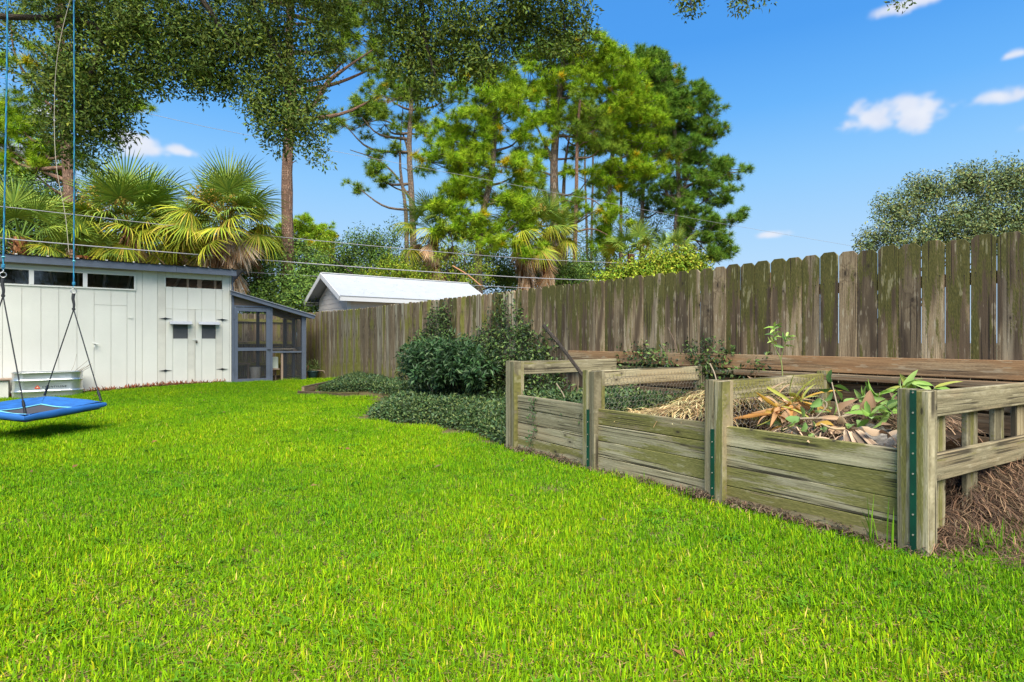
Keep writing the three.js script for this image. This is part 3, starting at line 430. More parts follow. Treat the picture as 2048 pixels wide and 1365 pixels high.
// ---------------------------------------------------------------- three-bay compost bin
const BINROT = FENCE_TURN, posts = [-0.372, 0.8, 2.005, 3.12];
{
  const B = thing('compost_bin', 'three-bay compost bin of mossy weathered timber boards', 'compost bin', ORIGIN, BINROT), r = rng(61), tops = [0.848, 0.832, 0.85, 0.90];
  const green = new THREE.MeshStandardMaterial({ map: speckle(71, [12, 66, 50], 0.5, 9), roughness: 0.45, metalness: 0.2 });
  const lay = (name, len, wid, thk, x, y, z, ry = 0, rz = 0, mat = M.bin, cells = 16) => { const m = part(name, board(len, wid, thk, Math.floor(r() * cells), cells, r), mat, B); m.position.set(x, y, z); m.rotation.order = 'YXZ'; m.rotation.y = ry; m.rotation.z = rz; return m; };
  posts.forEach((a, i) => {
    const x = -a, h = tops[i] + 0.06, y = tops[i] - h / 2;
    lay('post', h, 0.072, 0.09, x - 0.037, y, 1.605, 0, Math.PI / 2); lay('post', h - 0.008, 0.066, 0.09, x + 0.036, y - 0.004, 1.605, 0, Math.PI / 2); lay('post', h - 0.004, 0.14, 0.038, x - 0.002, y - 0.002, 1.538, 0, Math.PI / 2);
    const top = [0.846, 0.50, 0.52, 0.86][i], off = [0.004, -0.002, 0.004, -0.085][i], st = part('metal_stake', [span(-0.014, 0.014, -0.05, top, 0, 0.006), span(-0.004, 0.004, -0.05, top, -0.012, 0.0)], green, B); st.position.set(x + off, 0, i === 3 ? 1.62 : 1.657);
    for (let y2 = 0.1; y2 < top; y2 += 0.105) part('bolt', put(new THREE.CylinderGeometry(0.0045, 0.0045, 0.004, 7), 0, y2, 0.008, Math.PI / 2, 0, 0), plain(0.5, 0.45, 0.36, 0.5, 0.6), st);
  });
  for (let k = 0; k < 3; k++) {                                    // front boards slipped between the posts
    const a0 = posts[k] + 0.035, a1 = posts[k + 1] - 0.035, len = a1 - a0, rise = [0, 0.005, 0.03][k];
    for (let q = 0; q < 4; q++) { const m = lay('front_board', len, 0.131, 0.036, -(a0 + a1) / 2, 0.055 + q * 0.1345 + rise, 1.585 + (r() - 0.5) * 0.006, 0, [0, 0.002, -0.012][k] * 1 + (r() - 0.5) * 0.003); m.rotation.x = (r() - 0.5) * 0.02; }
  }
  posts.forEach((a, i) => {                                        // partitions run back to the fence
    if (i === 0) return; const t = tops[i];
    lay('partition_rail', 1.38, 0.135, 0.036, -a + 0.01, t - 0.072, 0.82, Math.PI / 2); 
    if (i < 3) { lay('partition_rail', 1.38, 0.135, 0.036, -a + 0.01, 0.16, 0.82, Math.PI / 2); lay('back_post', 0.9, 0.08, 0.08, -a + 0.01, 0.40, 0.09, 0, Math.PI / 2);
      const w = part('chicken_wire', hexWire(1.36, 0.6, 0.05, 0.0012), plain(0.32, 0.30, 0.26, 0.6, 0.5), B); w.rotation.y = Math.PI / 2; w.position.set(-a + 0.032, 0.22, 1.5); w.userData.kind = 'stuff'; }
  });
  // right-hand side: two rails and upright slats, set a little askew
  const ang = Math.atan2(0.16, 1.5), sx = (z, o = 0) => 0.395 + (1.55 - z) * 0.1067 + o, side = (name, z0, z1, wid, y, o) => { const m = lay(name, (z0 - z1) / Math.cos(ang), wid, 0.036, sx((z0 + z1) / 2, o), y, (z0 + z1) / 2, Math.PI / 2 - ang); return m; };
  side('side_rail', 1.555, 0.06, 0.135, 0.77, 0.02); side('side_rail', 1.555, 0.06, 0.142, 0.435, 0.02); side('side_rail', 0.9, 0.05, 0.14, 0.17, -0.022);
  for (const [z, w] of [[1.36, 0.09], [0.98, 0.135], [0.62, 0.135], [0.30, 0.14]]) { const m = lay('side_slat', 0.74, w, 0.03, sx(z, -0.02), 0.46, z, Math.PI / 2 - ang, 0); m.rotation.z = Math.PI / 2; }
  // back: a rust-stained ledge plank on the fence, a narrow lip under it, dark boards below
  const ledge = lay('back_plank', 5.2, 0.135, 0.04, -1.4, 0.905, 0.035, 0, -0.002, M.rust, 6); ledge.rotation.x = -0.05;
  lay('back_lip', 2.9, 0.05, 0.09, -0.15, 0.800, 0.085, 0, -0.003, M.rust, 6); lay('back_lip', 2.4, 0.045, 0.05, -2.85, 0.79, 0.06, 0, 0.006, M.bin, 16);
  for (const y of [0.68, 0.52, 0.36, 0.2]) lay('back_board', 3.6, 0.14, 0.036, -1.35, y, 0.03, 0, 0, M.rust, 6);
}

// curved straw and twig sets shared by the heaps
function strawSet(r, n, spread, len, tones, wid = 0.004) {
  const L = new Leaves();
  for (let i = 0; i < n; i++) {
    const az = r() * 6.283, p = V((r() - 0.5) * spread, r() * 0.05, (r() - 0.5) * spread), l = len * (0.5 + r()), up = (r() - 0.3) * 0.5, col = vary(tones[Math.floor(r() * tones.length)], r, 0.3); let prev = p, d = V(Math.cos(az), up, Math.sin(az)).normalize(); const side = V(-Math.sin(az), 0.3 * (r() - 0.5), Math.cos(az)).multiplyScalar(wid * (0.6 + 0.8 * r()) / 2);
    for (let k = 0; k < 4; k++) { const next = prev.clone().addScaledVector(d, l / 4); L.tri(prev.clone().sub(side), prev.clone().add(side), next.clone().add(side), col); L.tri(prev.clone().sub(side), next.clone().add(side), next.clone().sub(side), col); prev = next; d = d.clone().add(V((r() - 0.5) * 0.5, -0.25 + (r() - 0.5) * 0.3, (r() - 0.5) * 0.5)).normalize(); }
  }
  return L.build();
}
function heap(name, label, category, box_, height, tones, coreMat, seed, dens, len, wid, at0 = yard, inset = 0.1) {   // box_: a0,a1,b0,b1
  const r = rng(seed), [a0, a1, b0, b1] = box_, H = thing(name, label, category, [0, 0, 0], 0, null, 'stuff');
  const hgt = (u, v) => height(u, v) + 0.05 * (fbm(u * 6 + seed, v * 6, 3) - 0.5), n = 18, pos = [], idx = [], uv = [];
  for (let j = 0; j <= n; j++) for (let i = 0; i <= n; i++) { const u = i / n, v = j / n, p = at0(lerp(a0, a1, u), lerp(b0, b1, v)); pos.push(p.x, Math.max(-0.03, hgt(u, v)), p.z); uv.push(lerp(a0, a1, u), lerp(b0, b1, v)); }
  for (let j = 0; j < n; j++) for (let i = 0; i < n; i++) { const a = j * (n + 1) + i; idx.push(a, a + 1, a + n + 1, a + 1, a + n + 2, a + n + 1); }
  const g = new THREE.BufferGeometry(); g.setAttribute('position', new THREE.Float32BufferAttribute(pos, 3)); g.setAttribute('uv', new THREE.Float32BufferAttribute(uv, 2)); g.setIndex(idx); g.computeVertexNormals(); part('core', g, coreMat, H);
  for (let s = 0; s < 3; s++) {
    const geo = strawSet(r, 60, 0.16, len, tones, wid), items = [];
    for (let i = 0; i < dens; i++) { const u = lerp(inset, 1 - inset, r()), v = lerp(inset, 1 - inset, r()), p = at0(lerp(a0, a1, u), lerp(b0, b1, v)), h = hgt(u, v); if (h < 0.0) continue; p.y = h - 0.02; items.push({ p, t: r() * 6.283, s: 0.7 + 0.6 * r(), c: (q => [q, q, q])(0.7 + 0.6 * r()) }); }
    scatter('strands', geo, M.dry, items, H);
  }
  return H;
}
const soilMat = new THREE.MeshStandardMaterial({ map: speckle(81, [74, 58, 42], 0.9, 14), roughness: 1 }), ashMat = new THREE.MeshStandardMaterial({ map: speckle(85, [140, 134, 124], 0.9, 18), roughness: 1 });
heap('straw_heap', 'heap of dry golden straw filling the middle bay of the compost bin', 'straw', [0.88, 1.94, 0.12, 1.50], (u, v) => 0.43 + 0.24 * Math.exp(-((u - 0.28) ** 2) / 0.10 - ((v - 0.58) ** 2) / 0.16), [[0.50, 0.36, 0.15], [0.62, 0.48, 0.24], [0.36, 0.22, 0.10], [0.40, 0.36, 0.14]], soilMat, 301, 110, 0.13, 0.005);
heap('garden_waste', 'brown twigs and garden waste filling the end bay of the compost bin', 'compost', [-0.30, 0.74, 0.12, 1.48], (u, v) => 0.47 + 0.15 * Math.exp(-((u - 0.45) ** 2) / 0.12 - ((v - 0.4) ** 2) / 0.2) - 0.12 * smooth(0.75, 1, u), [[0.20, 0.12, 0.07], [0.30, 0.20, 0.12], [0.12, 0.08, 0.05], [0.36, 0.26, 0.16]], soilMat, 302, 60, 0.11, 0.005);
heap('hay_heap', 'tangled heap of dead brown grass spilling beside the compost bin', 'dead grass', [-1.25, -0.33, 0.04, 1.5], (u, v) => { const a = lerp(-1.25, -0.33, u), b = lerp(0.04, 1.5, v); return 0.30 * smooth(0.05, -0.95, (b - 1.6) * 0.8 - (a + 0.42) * 1.6) * (0.45 + 1.1 * fbm(a * 4.3, b * 4.3, 3)) - 0.01; }, [[0.11, 0.065, 0.038], [0.16, 0.098, 0.055], [0.07, 0.042, 0.028], [0.24, 0.16, 0.09]], soilMat, 303, 330, 0.13, 0.0028, yard, 0.0);
heap('dry_litter', 'strip of brown leaf litter along the foot of the compost bin', 'leaf litter', [-0.48, 3.25, 1.57, 1.63], (u, v) => 0.01 + 0.02 * (1 - v), [[0.11, 0.07, 0.042], [0.17, 0.115, 0.07], [0.07, 0.048, 0.03]], soilMat, 304, 34, 0.035, 0.006, yard, 0.0);
{ // pale ash mounds
  const mound = (label, a, b, y, rx, rz, h, seed) => { const g = new THREE.SphereGeometry(1, 28, 14, 0, 6.283, 0, Math.PI / 2), p = g.attributes.position; for (let i = 0; i < p.count; i++) { const n = 0.75 + 0.5 * fbm(p.getX(i) * 3 + seed, p.getZ(i) * 3, 4); p.setXYZ(i, p.getX(i) * rx * n, p.getY(i) * h * n + 0.02 * (noise(p.getX(i) * 14 + seed, p.getZ(i) * 14) - 0.5), p.getZ(i) * rz * n); } g.computeVertexNormals(); const m = part('ash_mound', g, ashMat); m.position.copy(yard(a, b, y)); m.rotation.y = BINROT; tag(m, label, 'ash', null, 'thing'); };
  mound('grey ash mound against the end post in the compost bin', -0.04, 1.24, 0.42, 0.20, 0.24, 0.15, 3); mound('small grey ash mound under the cut leafy branch', 0.34, 1.24, 0.44, 0.22, 0.2, 0.10, 8);
}
// a cut branch with big oval leaves, and other clippings on top
const leafShape = (len, wid, curl, n = 6) => { // one broad leaf along +x, a real thin solid sheet with a rib fold
  const pos = [], idx = [], uv = []; for (let i = 0; i <= n; i++) { const s = i / n, w = wid / 2 * Math.pow(Math.sin(Math.PI * Math.pow(s, 0.8)), 0.75), x = len * s, y = -curl * len * s * s; for (const k of [-1, 0, 1]) { const cr = 0.35 * w * (noise(s * 4 + len * 90, k * 2.3 + wid * 70) - 0.5) * Math.abs(k); pos.push(x, y + Math.abs(k) * w * (0.2 + 0.5 * noise(s * 3 + wid * 130, k + len * 50)) + cr, k * w * (0.85 + 0.3 * noise(s * 6, k * 3 + len * 40))); uv.push(s, k); } }
  for (let i = 0; i < n; i++) for (let k = 0; k < 2; k++) { const a = i * 3 + k; idx.push(a, a + 1, a + 3, a + 1, a + 4, a + 3); }
  const g = new THREE.BufferGeometry(); g.setAttribute('position', new THREE.Float32BufferAttribute(pos, 3)); g.setAttribute('uv', new THREE.Float32BufferAttribute(uv, 2)); g.setIndex(idx); g.computeVertexNormals(); return g;
};
const sheet = (r, g, b, rough = 0.5, trans = 0.25) => new THREE.MeshPhysicalMaterial({ color: new THREE.Color().setRGB(r, g, b), roughness: Math.max(rough, 0.75), transmission: trans, thickness: 0, side: THREE.DoubleSide });
const leafGreens = [sheet(0.20, 0.36, 0.07), sheet(0.28, 0.45, 0.10), sheet(0.14, 0.28, 0.06)], leafLime = [sheet(0.22, 0.40, 0.05), sheet(0.30, 0.45, 0.10)], leafGold = [sheet(0.60, 0.36, 0.04), sheet(0.58, 0.27, 0.06), sheet(0.48, 0.26, 0.10), sheet(0.40, 0.42, 0.06)], leafTan = [sheet(0.46, 0.30, 0.17, 0.9, 0.1), sheet(0.56, 0.40, 0.25, 0.9, 0.1), sheet(0.30, 0.18, 0.10, 0.9, 0.1)];
const twigMat = plain(0.30, 0.24, 0.16, 0.9), twigDark = plain(0.13, 0.085, 0.06, 0.9);
function leafOn(parent, geo, mat, p, dir, roll = 0) { const m = part('leaf', geo, mat, parent); m.position.copy(p); const q = new THREE.Quaternion().setFromUnitVectors(V(1, 0, 0), dir.clone().normalize()); m.quaternion.copy(q); m.rotateX(roll); return m; }
{
  const r = rng(401), big = [leafShape(0.10, 0.056, 0.15), leafShape(0.085, 0.048, 0.3), leafShape(0.11, 0.052, 0.05)];
  const P = (px, py, b) => { const xp = (px - 1024) / FOCAL, D = (5.096 - b) / (FZ * xp + FX); return at(px, py, D); };
  const bl = thing('cut_branch', 'cut branch with large oval green leaves lying on the compost', 'branch'), node = [P(1600, 838, 1.35), P(1680, 835, 1.2), P(1710, 828, 1.12)];
  part('stem', [limb(node, 0.008, 0.006), limb([node[1], P(1672, 800, 1.12), P(1664, 765, 1.02)], 0.006, 0.004), limb([node[1], P(1735, 812, 1.05)], 0.005, 0.003), limb([P(1630, 838, 1.3), P(1655, 810, 1.25), P(1640, 797, 1.2)], 0.005, 0.003)], twigMat, bl);
  for (const [px, py, b, dx, dy, roll] of [[1664, 776, 1.02, -1, -0.35, 0.2], [1666, 772, 1.02, 0.9, -0.3, -0.4], [1668, 790, 1.05, 0.35, -1, 0.3], [1664, 783, 1.04, -0.5, -0.9, 0.2], [1670, 805, 1.1, 0.05, -1, 0.5], [1663, 768, 1.0, -0.2, 0.9, 0.3], [1668, 778, 1.03, 0.75, -0.85, 0.1], [1695, 828, 1.12, 1, 0.12, -0.6], [1602, 836, 1.34, -1, -0.15, 0.5], [1625, 842, 1.34, 0.3, -1, 0.4], [1612, 845, 1.38, -0.6, -0.8, 0.5], [1592, 842, 1.38, -0.8, -0.5, 0.8], [1652, 850, 1.36, 0.3, -0.9, 0.2], [1600, 812, 1.25, 0.1, -1, -0.3], [1625, 805, 1.2, -0.3, -1, 0.3], [1645, 800, 1.2, -0.9, -0.4, 0.3], [1615, 868, 1.42, 0.6, -0.5, 0.8], [1640, 858, 1.4, 0.9, -0.35, 0.8]])
    leafOn(bl, big[Math.floor(r() * 3)], leafGreens[Math.floor(r() * 3)], P(px, py, b), V(dx, dy, (r() - 0.3) * 0.6), roll);
  const lime = [leafShape(0.15, 0.04, 0.2), leafShape(0.12, 0.034, 0.35)];
  const sprig = (label, list, n, mats, geos, seed, spread) => { const t = thing('leafy_clipping', label, 'clipping'), q = rng(seed); list.forEach(([px, py, b]) => { const o = P(px, py, b), base = o.clone().add(V((q() - 0.5) * 0.08, -0.07, (q() - 0.5) * 0.08)); part('stem', limb([base, base.clone().lerp(o, 0.5).add(V(0.01, 0, 0.01)), o], 0.004, 0.002, 5), twigMat, t); for (let i = 0; i < n; i++) { const d = randDir(q); d.y = d.y * spread + 0.12; leafOn(t, geos[Math.floor(q() * geos.length)], mats[Math.floor(q() * mats.length)], base.clone().lerp(o, 0.4 + 0.6 * q()), d, (q() - 0.5) * 1.2); } }); };
  sprig('bright green pointed-leaf clippings against the end post of the compost bin', [[1770, 812, 1.18], [1745, 830, 1.25], [1785, 800, 1.0], [1735, 795, 0.8], [1760, 785, 0.9]], 8, leafLime, lime, 411, 0.5);
  sprig('yellow-green shoots sticking up behind the end post of the compost bin', [[1835, 765, 1.2], [1812, 770, 1.25], [1868, 772, 1.2]], 6, [leafLime[0], leafLime[1], leafGold[3]], lime, 412, 0.9);
  const strap = [leafShape(0.26, 0.035, 0.25, 8), leafShape(0.2, 0.03, 0.45, 8), leafShape(0.3, 0.026, 0.1, 8)];
  sprig('wilted orange and yellow strap-leaved plant lying on the compost', [[1560, 812, 1.15], [1585, 805, 1.05], [1545, 825, 1.22], [1605, 798, 0.95]], 10, leafGold, strap, 413, 0.55);
  { const t = thing('leaf_trimmings', 'loose green, tan and orange leaf trimmings strewn over the end bay', 'trimmings'), q = rng(431), gs = [leafShape(0.09, 0.04, 0.3), leafShape(0.13, 0.03, 0.5), leafShape(0.07, 0.045, 0.2), leafShape(0.17, 0.05, 0.6)];
    for (let i = 0; i < 70; i++) { const a = -0.24 + 0.9 * q(), b = 0.3 + 1.12 * q(), u = (a + 0.30) / 1.04, v = (b - 0.12) / 1.36, y = 0.50 + 0.15 * Math.exp(-((u - 0.45) ** 2) / 0.12 - ((v - 0.4) ** 2) / 0.2) - 0.12 * smooth(0.75, 1, u) + 0.05 * q(), d = randDir(q); d.y = d.y * 0.4 + 0.1; const k = q(), set = a < 0.1 ? (k < 0.45 ? leafTan : k < 0.8 ? leafLime : leafGreens) : (k < 0.4 ? leafTan : k < 0.75 ? leafGreens : leafGold); leafOn(t, gs[Math.floor(q() * 4)], set[Math.floor(q() * set.length)], yard(a, b, y), d, (q() - 0.5) * 2); } }
  { const t = thing('brown_sheath', 'upright curled brown leaf sheath among the green clippings', 'husk'); for (const [px, py, b, dx, dy] of [[1728, 832, 1.15, 0.25, 1], [1736, 828, 1.12, 0.05, 1]]) leafOn(t, leafShape(0.15, 0.07, 0.2), leafTan[2], P(px, py, b), V(dx, dy, 0.1), 1.2); }
  sprig('dry tan stalks standing up from the compost pile', [[1555, 785, 0.9], [1515, 790, 1.0]], 5, leafTan, strap, 414, 1.0);
  // a dry folded palm leaf: pleats side by side
  const dry = thing('dry_palm_leaf', 'dry folded tan palm leaf lying over the front board of the bin', 'palm leaf'), hub = P(1690, 858, 1.36);
  for (let i = 0; i < 13; i++) { const t = i / 12, e = P(lerp(1694, 1752, t), lerp(900, 888, t), 1.5 + 0.02 * Math.sin(i * 2)), mid = hub.clone().lerp(e, 0.5).add(V(0, 0.035 - 0.01 * (i % 2), 0)), s = V(0.011, 0.004 * (i % 2 ? 1 : -1), 0.006), L = new Leaves(), c = vary(i % 2 ? [0.42, 0.28, 0.17] : [0.56, 0.40, 0.26], r, 0.15); L.tri(hub.clone(), mid.clone().add(s), mid.clone().sub(s), c); L.tri(mid.clone().add(s), e.clone().add(s), mid.clone().sub(s), c); L.tri(mid.clone().sub(s), e.clone().add(s), e.clone().sub(s), c); part('pleat', L.build(), M.dry, dry); }
  part('stalk', limb([hub, P(1668, 858, 1.4), P(1642, 848, 1.38)], 0.009, 0.006), plain(0.50, 0.36, 0.20, 0.9), dry);
  const husk = (label, pts, seed) => { const t = thing('dry_husk', label, 'husk', [0, 0, 0], 0), q = rng(seed); pts.forEach(([px, py, b, dx, dy]) => leafOn(t, leafShape(0.11 + 0.06 * q(), 0.035 + 0.03 * q(), 0.5), leafTan[Math.floor(q() * 3)], P(px, py, b), V(dx, dy, 0.4 * (q() - 0.5)), (q() - 0.5) * 2)); };
  husk('curled brown husks beside the dry palm leaf', [[1640, 872, 1.42, 1, 0.1], [1625, 866, 1.4, -1, -0.1], [1665, 880, 1.46, -1, -0.2], [1655, 868, 1.4, 0.8, 0.3]], 421); husk('pale curled leaf sheaths under the end-post clippings', [[1722, 838, 1.2, 1, -0.25], [1740, 828, 1.1, 0.4, 0.9], [1762, 850, 1.3, 1, 0.1], [1775, 878, 1.44, 0.7, 0.6], [1765, 862, 1.4, -0.8, -0.1]], 422); husk('tan curled strip hanging over the front board of the bin', [[1660, 897, 1.58, 1, 0.25]], 423);
  const stick = (label, a, b, r0, mat = twigDark) => { const m = part('stick', limb([a, a.clone().lerp(b, 0.5).add(V(0.006, 0.004, 0)), b], r0, r0 * 0.7, 7, 0.3), mat); tag(m, label, 'stick'); };
  stick('dark brown stick leaning on the second bin post', P(1088, 652, 1.12), P(1172, 760, 1.52), 0.022, M.oakBark);
  stick('thin bare twig rising in front of the fence from the straw', P(1356, 705, 0.9), P(1336, 655, 0.85), 0.004); stick('short cut cane beside the third bin post', P(1420, 728, 1.2), P(1434, 765, 1.3), 0.006, twigMat);
  stick('pale stick among the vines in the far bay', P(1113, 768, 1.2), P(1134, 806, 1.3), 0.007, twigMat);
  const sap = thing('young_sapling', 'slender bright green sapling growing in front of the fence', 'sapling'), s0 = P(1566, 770, 0.6), s1 = P(1562, 720, 0.6), s2 = P(1548, 690, 0.6), s3 = P(1550, 650, 0.6), s4 = P(1575, 672, 0.62); part('stem', [limb([s0, s1, s2, s3], 0.006, 0.003), limb([s1, P(1568, 695, 0.6), s4], 0.004, 0.002)], plain(0.22, 0.26, 0.08), sap);
  const sl = [leafShape(0.085, 0.02, 0.2), leafShape(0.07, 0.018, 0.3)], sm = [sheet(0.30, 0.52, 0.06), sheet(0.42, 0.60, 0.12), sheet(0.20, 0.38, 0.08)]; for (let i = 0; i < 34; i++) { const t = r(), p = i % 3 ? s2.clone().lerp(s3, t) : s1.clone().lerp(s4, 0.5 + 0.5 * t), d = randDir(r); d.y = d.y * 0.5 + 0.25; leafOn(sap, sl[i % 2], sm[Math.floor(r() * 3)], p, d, (r() - 0.5)); }
}
// tufts of tall grass by the posts
{
  const tuft = (label, a, b, n, h, seed, spread = 0.1) => { const r = rng(seed), L = new Leaves(), p0 = yard(a, b); p0.y = groundHeight(p0.x, p0.z); for (let i = 0; i < n; i++) { const az = r() * 6.283, le = r() * 0.6, d = V(Math.cos(az) * Math.sin(le), Math.cos(le), Math.sin(az) * Math.sin(le)); L.blade(p0.clone().add(V((r() - 0.5) * spread, -0.01, (r() - 0.5) * spread)), d, h * (0.5 + 0.6 * r()), 0.006, 0.2 * r(), vary([0.12, 0.26, 0.015], r, 0.25), V(-Math.sin(az), 0, Math.cos(az))); } const m = part('grass_tuft', L.build(), M.grass); tag(m, label, 'grass tuft'); };
  tuft('tall grass blades growing against the end post of the compost bin', -0.22, 1.68, 16, 0.36, 501, 0.14); tuft('small grass tuft at the foot of the second bay', 0.98, 1.68, 10, 0.16, 502);
  for (let k = 0; k < 9; k++) tuft('longer grass tuft fringing the dead brown grass heap', -0.56 - k * 0.045, 1.3 - 0.13 * k + 0.05 * Math.sin(k * 2.1), 40, 0.17, 510 + k, 0.17);
  scene.children.filter(o => o.userData.label?.startsWith('longer grass')).forEach(o => o.userData.group = 'long grass by the hay heap');
}
// timber edging of the bed
{
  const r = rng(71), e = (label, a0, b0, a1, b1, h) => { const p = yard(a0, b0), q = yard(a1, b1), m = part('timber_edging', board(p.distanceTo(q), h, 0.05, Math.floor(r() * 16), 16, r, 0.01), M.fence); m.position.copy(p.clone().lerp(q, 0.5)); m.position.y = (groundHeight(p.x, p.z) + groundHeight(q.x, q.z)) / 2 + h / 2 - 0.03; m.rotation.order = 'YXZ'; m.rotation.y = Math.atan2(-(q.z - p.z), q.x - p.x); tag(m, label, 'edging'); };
  e('long weathered timber edging board meeting the fence', 9.66, 1.70, 11.75, 0.05, 0.13); e('short weathered timber edging board lying at the lawn edge', 9.72, 1.77, 8.7, 0.98, 0.09);
}
// potted plant by the lean-to
{
  const t = thing('potted_plant', 'feathery green plant in a dark teal pot beside the lean-to', 'potted plant', yard(13.75, 0.2, 0.1)), r = rng(88);
  part('pot', new THREE.LatheGeometry([[0, 0], [0.10, 0], [0.14, 0.19], [0.155, 0.19], [0.155, 0.215], [0.135, 0.215], [0.12, 0.17], [0, 0.17]].map(p => new THREE.Vector2(...p)), 20), plain(0.03, 0.075, 0.085, 0.5), t);
  const L = new Leaves(); for (let i = 0; i < 420; i++) { const d = randDir(r); d.y = Math.abs(d.y) + 0.2; const p = V(0, 0.18, 0).addScaledVector(d, 0.06 + 0.22 * r()); L.leaf(p, randDir(r).add(d), V(0, 1, 0.1), 0.07, 0.012, vary([0.16, 0.24, 0.07], r, 0.4)); } part('foliage', L.build(), M.leaf, t).userData.kind = 'stuff';
  const s = thing('terracotta_board', 'leaning reddish stick frame behind the potted plant', 'stick frame', yard(13.7, 0.2, 0.1)); part('upright', rod(V(-0.22, 0, -0.12), V(-0.19, 0.36, -0.14), 0.018), plain(0.36, 0.17, 0.09), s); part('crosspiece', rod(V(-0.1, 0.24, -0.05), V(0.32, 0.22, 0.1), 0.012), raw, s); part('brace', rod(V(0.30, 0.23, 0.09), V(0.42, 0.0, 0.16), 0.012), raw, s);
}
// litter of red-brown leaves along the shed
{
  const r = rng(95), L = new Leaves(); for (let i = 0; i < 26; i++) L.leaf(V((r() - 0.5) * 0.14, 0.004 + 0.02 * r(), (r() - 0.5) * 0.1), V(r() - 0.5, 0.3 * r(), r() - 0.5), V(0.2 * r(), 1, 0), 0.05 + 0.03 * r(), 0.025, vary([[0.22, 0.07, 0.03], [0.30, 0.12, 0.05], [0.16, 0.07, 0.04], [0.40, 0.25, 0.14]][Math.floor(r() * 4)], r, 0.3), 0.5);
  const items = []; for (let i = 0; i < 190; i++) { const b = 2.35 + 4.4 * Math.pow(r(), 0.8), p = yard(13.30 - 0.14 * r() * (b > 3.6 ? 1 : 0.5), b); p.y = groundHeight(p.x, p.z) + 0.005; items.push({ p, t: r() * 6.283, s: 0.7 + 0.7 * r() }); }
  const lit = scatter('leaf_litter', L.build(), M.dry, items, scene); tag(lit, 'fallen red-brown leaves along the foot of the white shed', 'leaf litter', null, 'stuff');
}

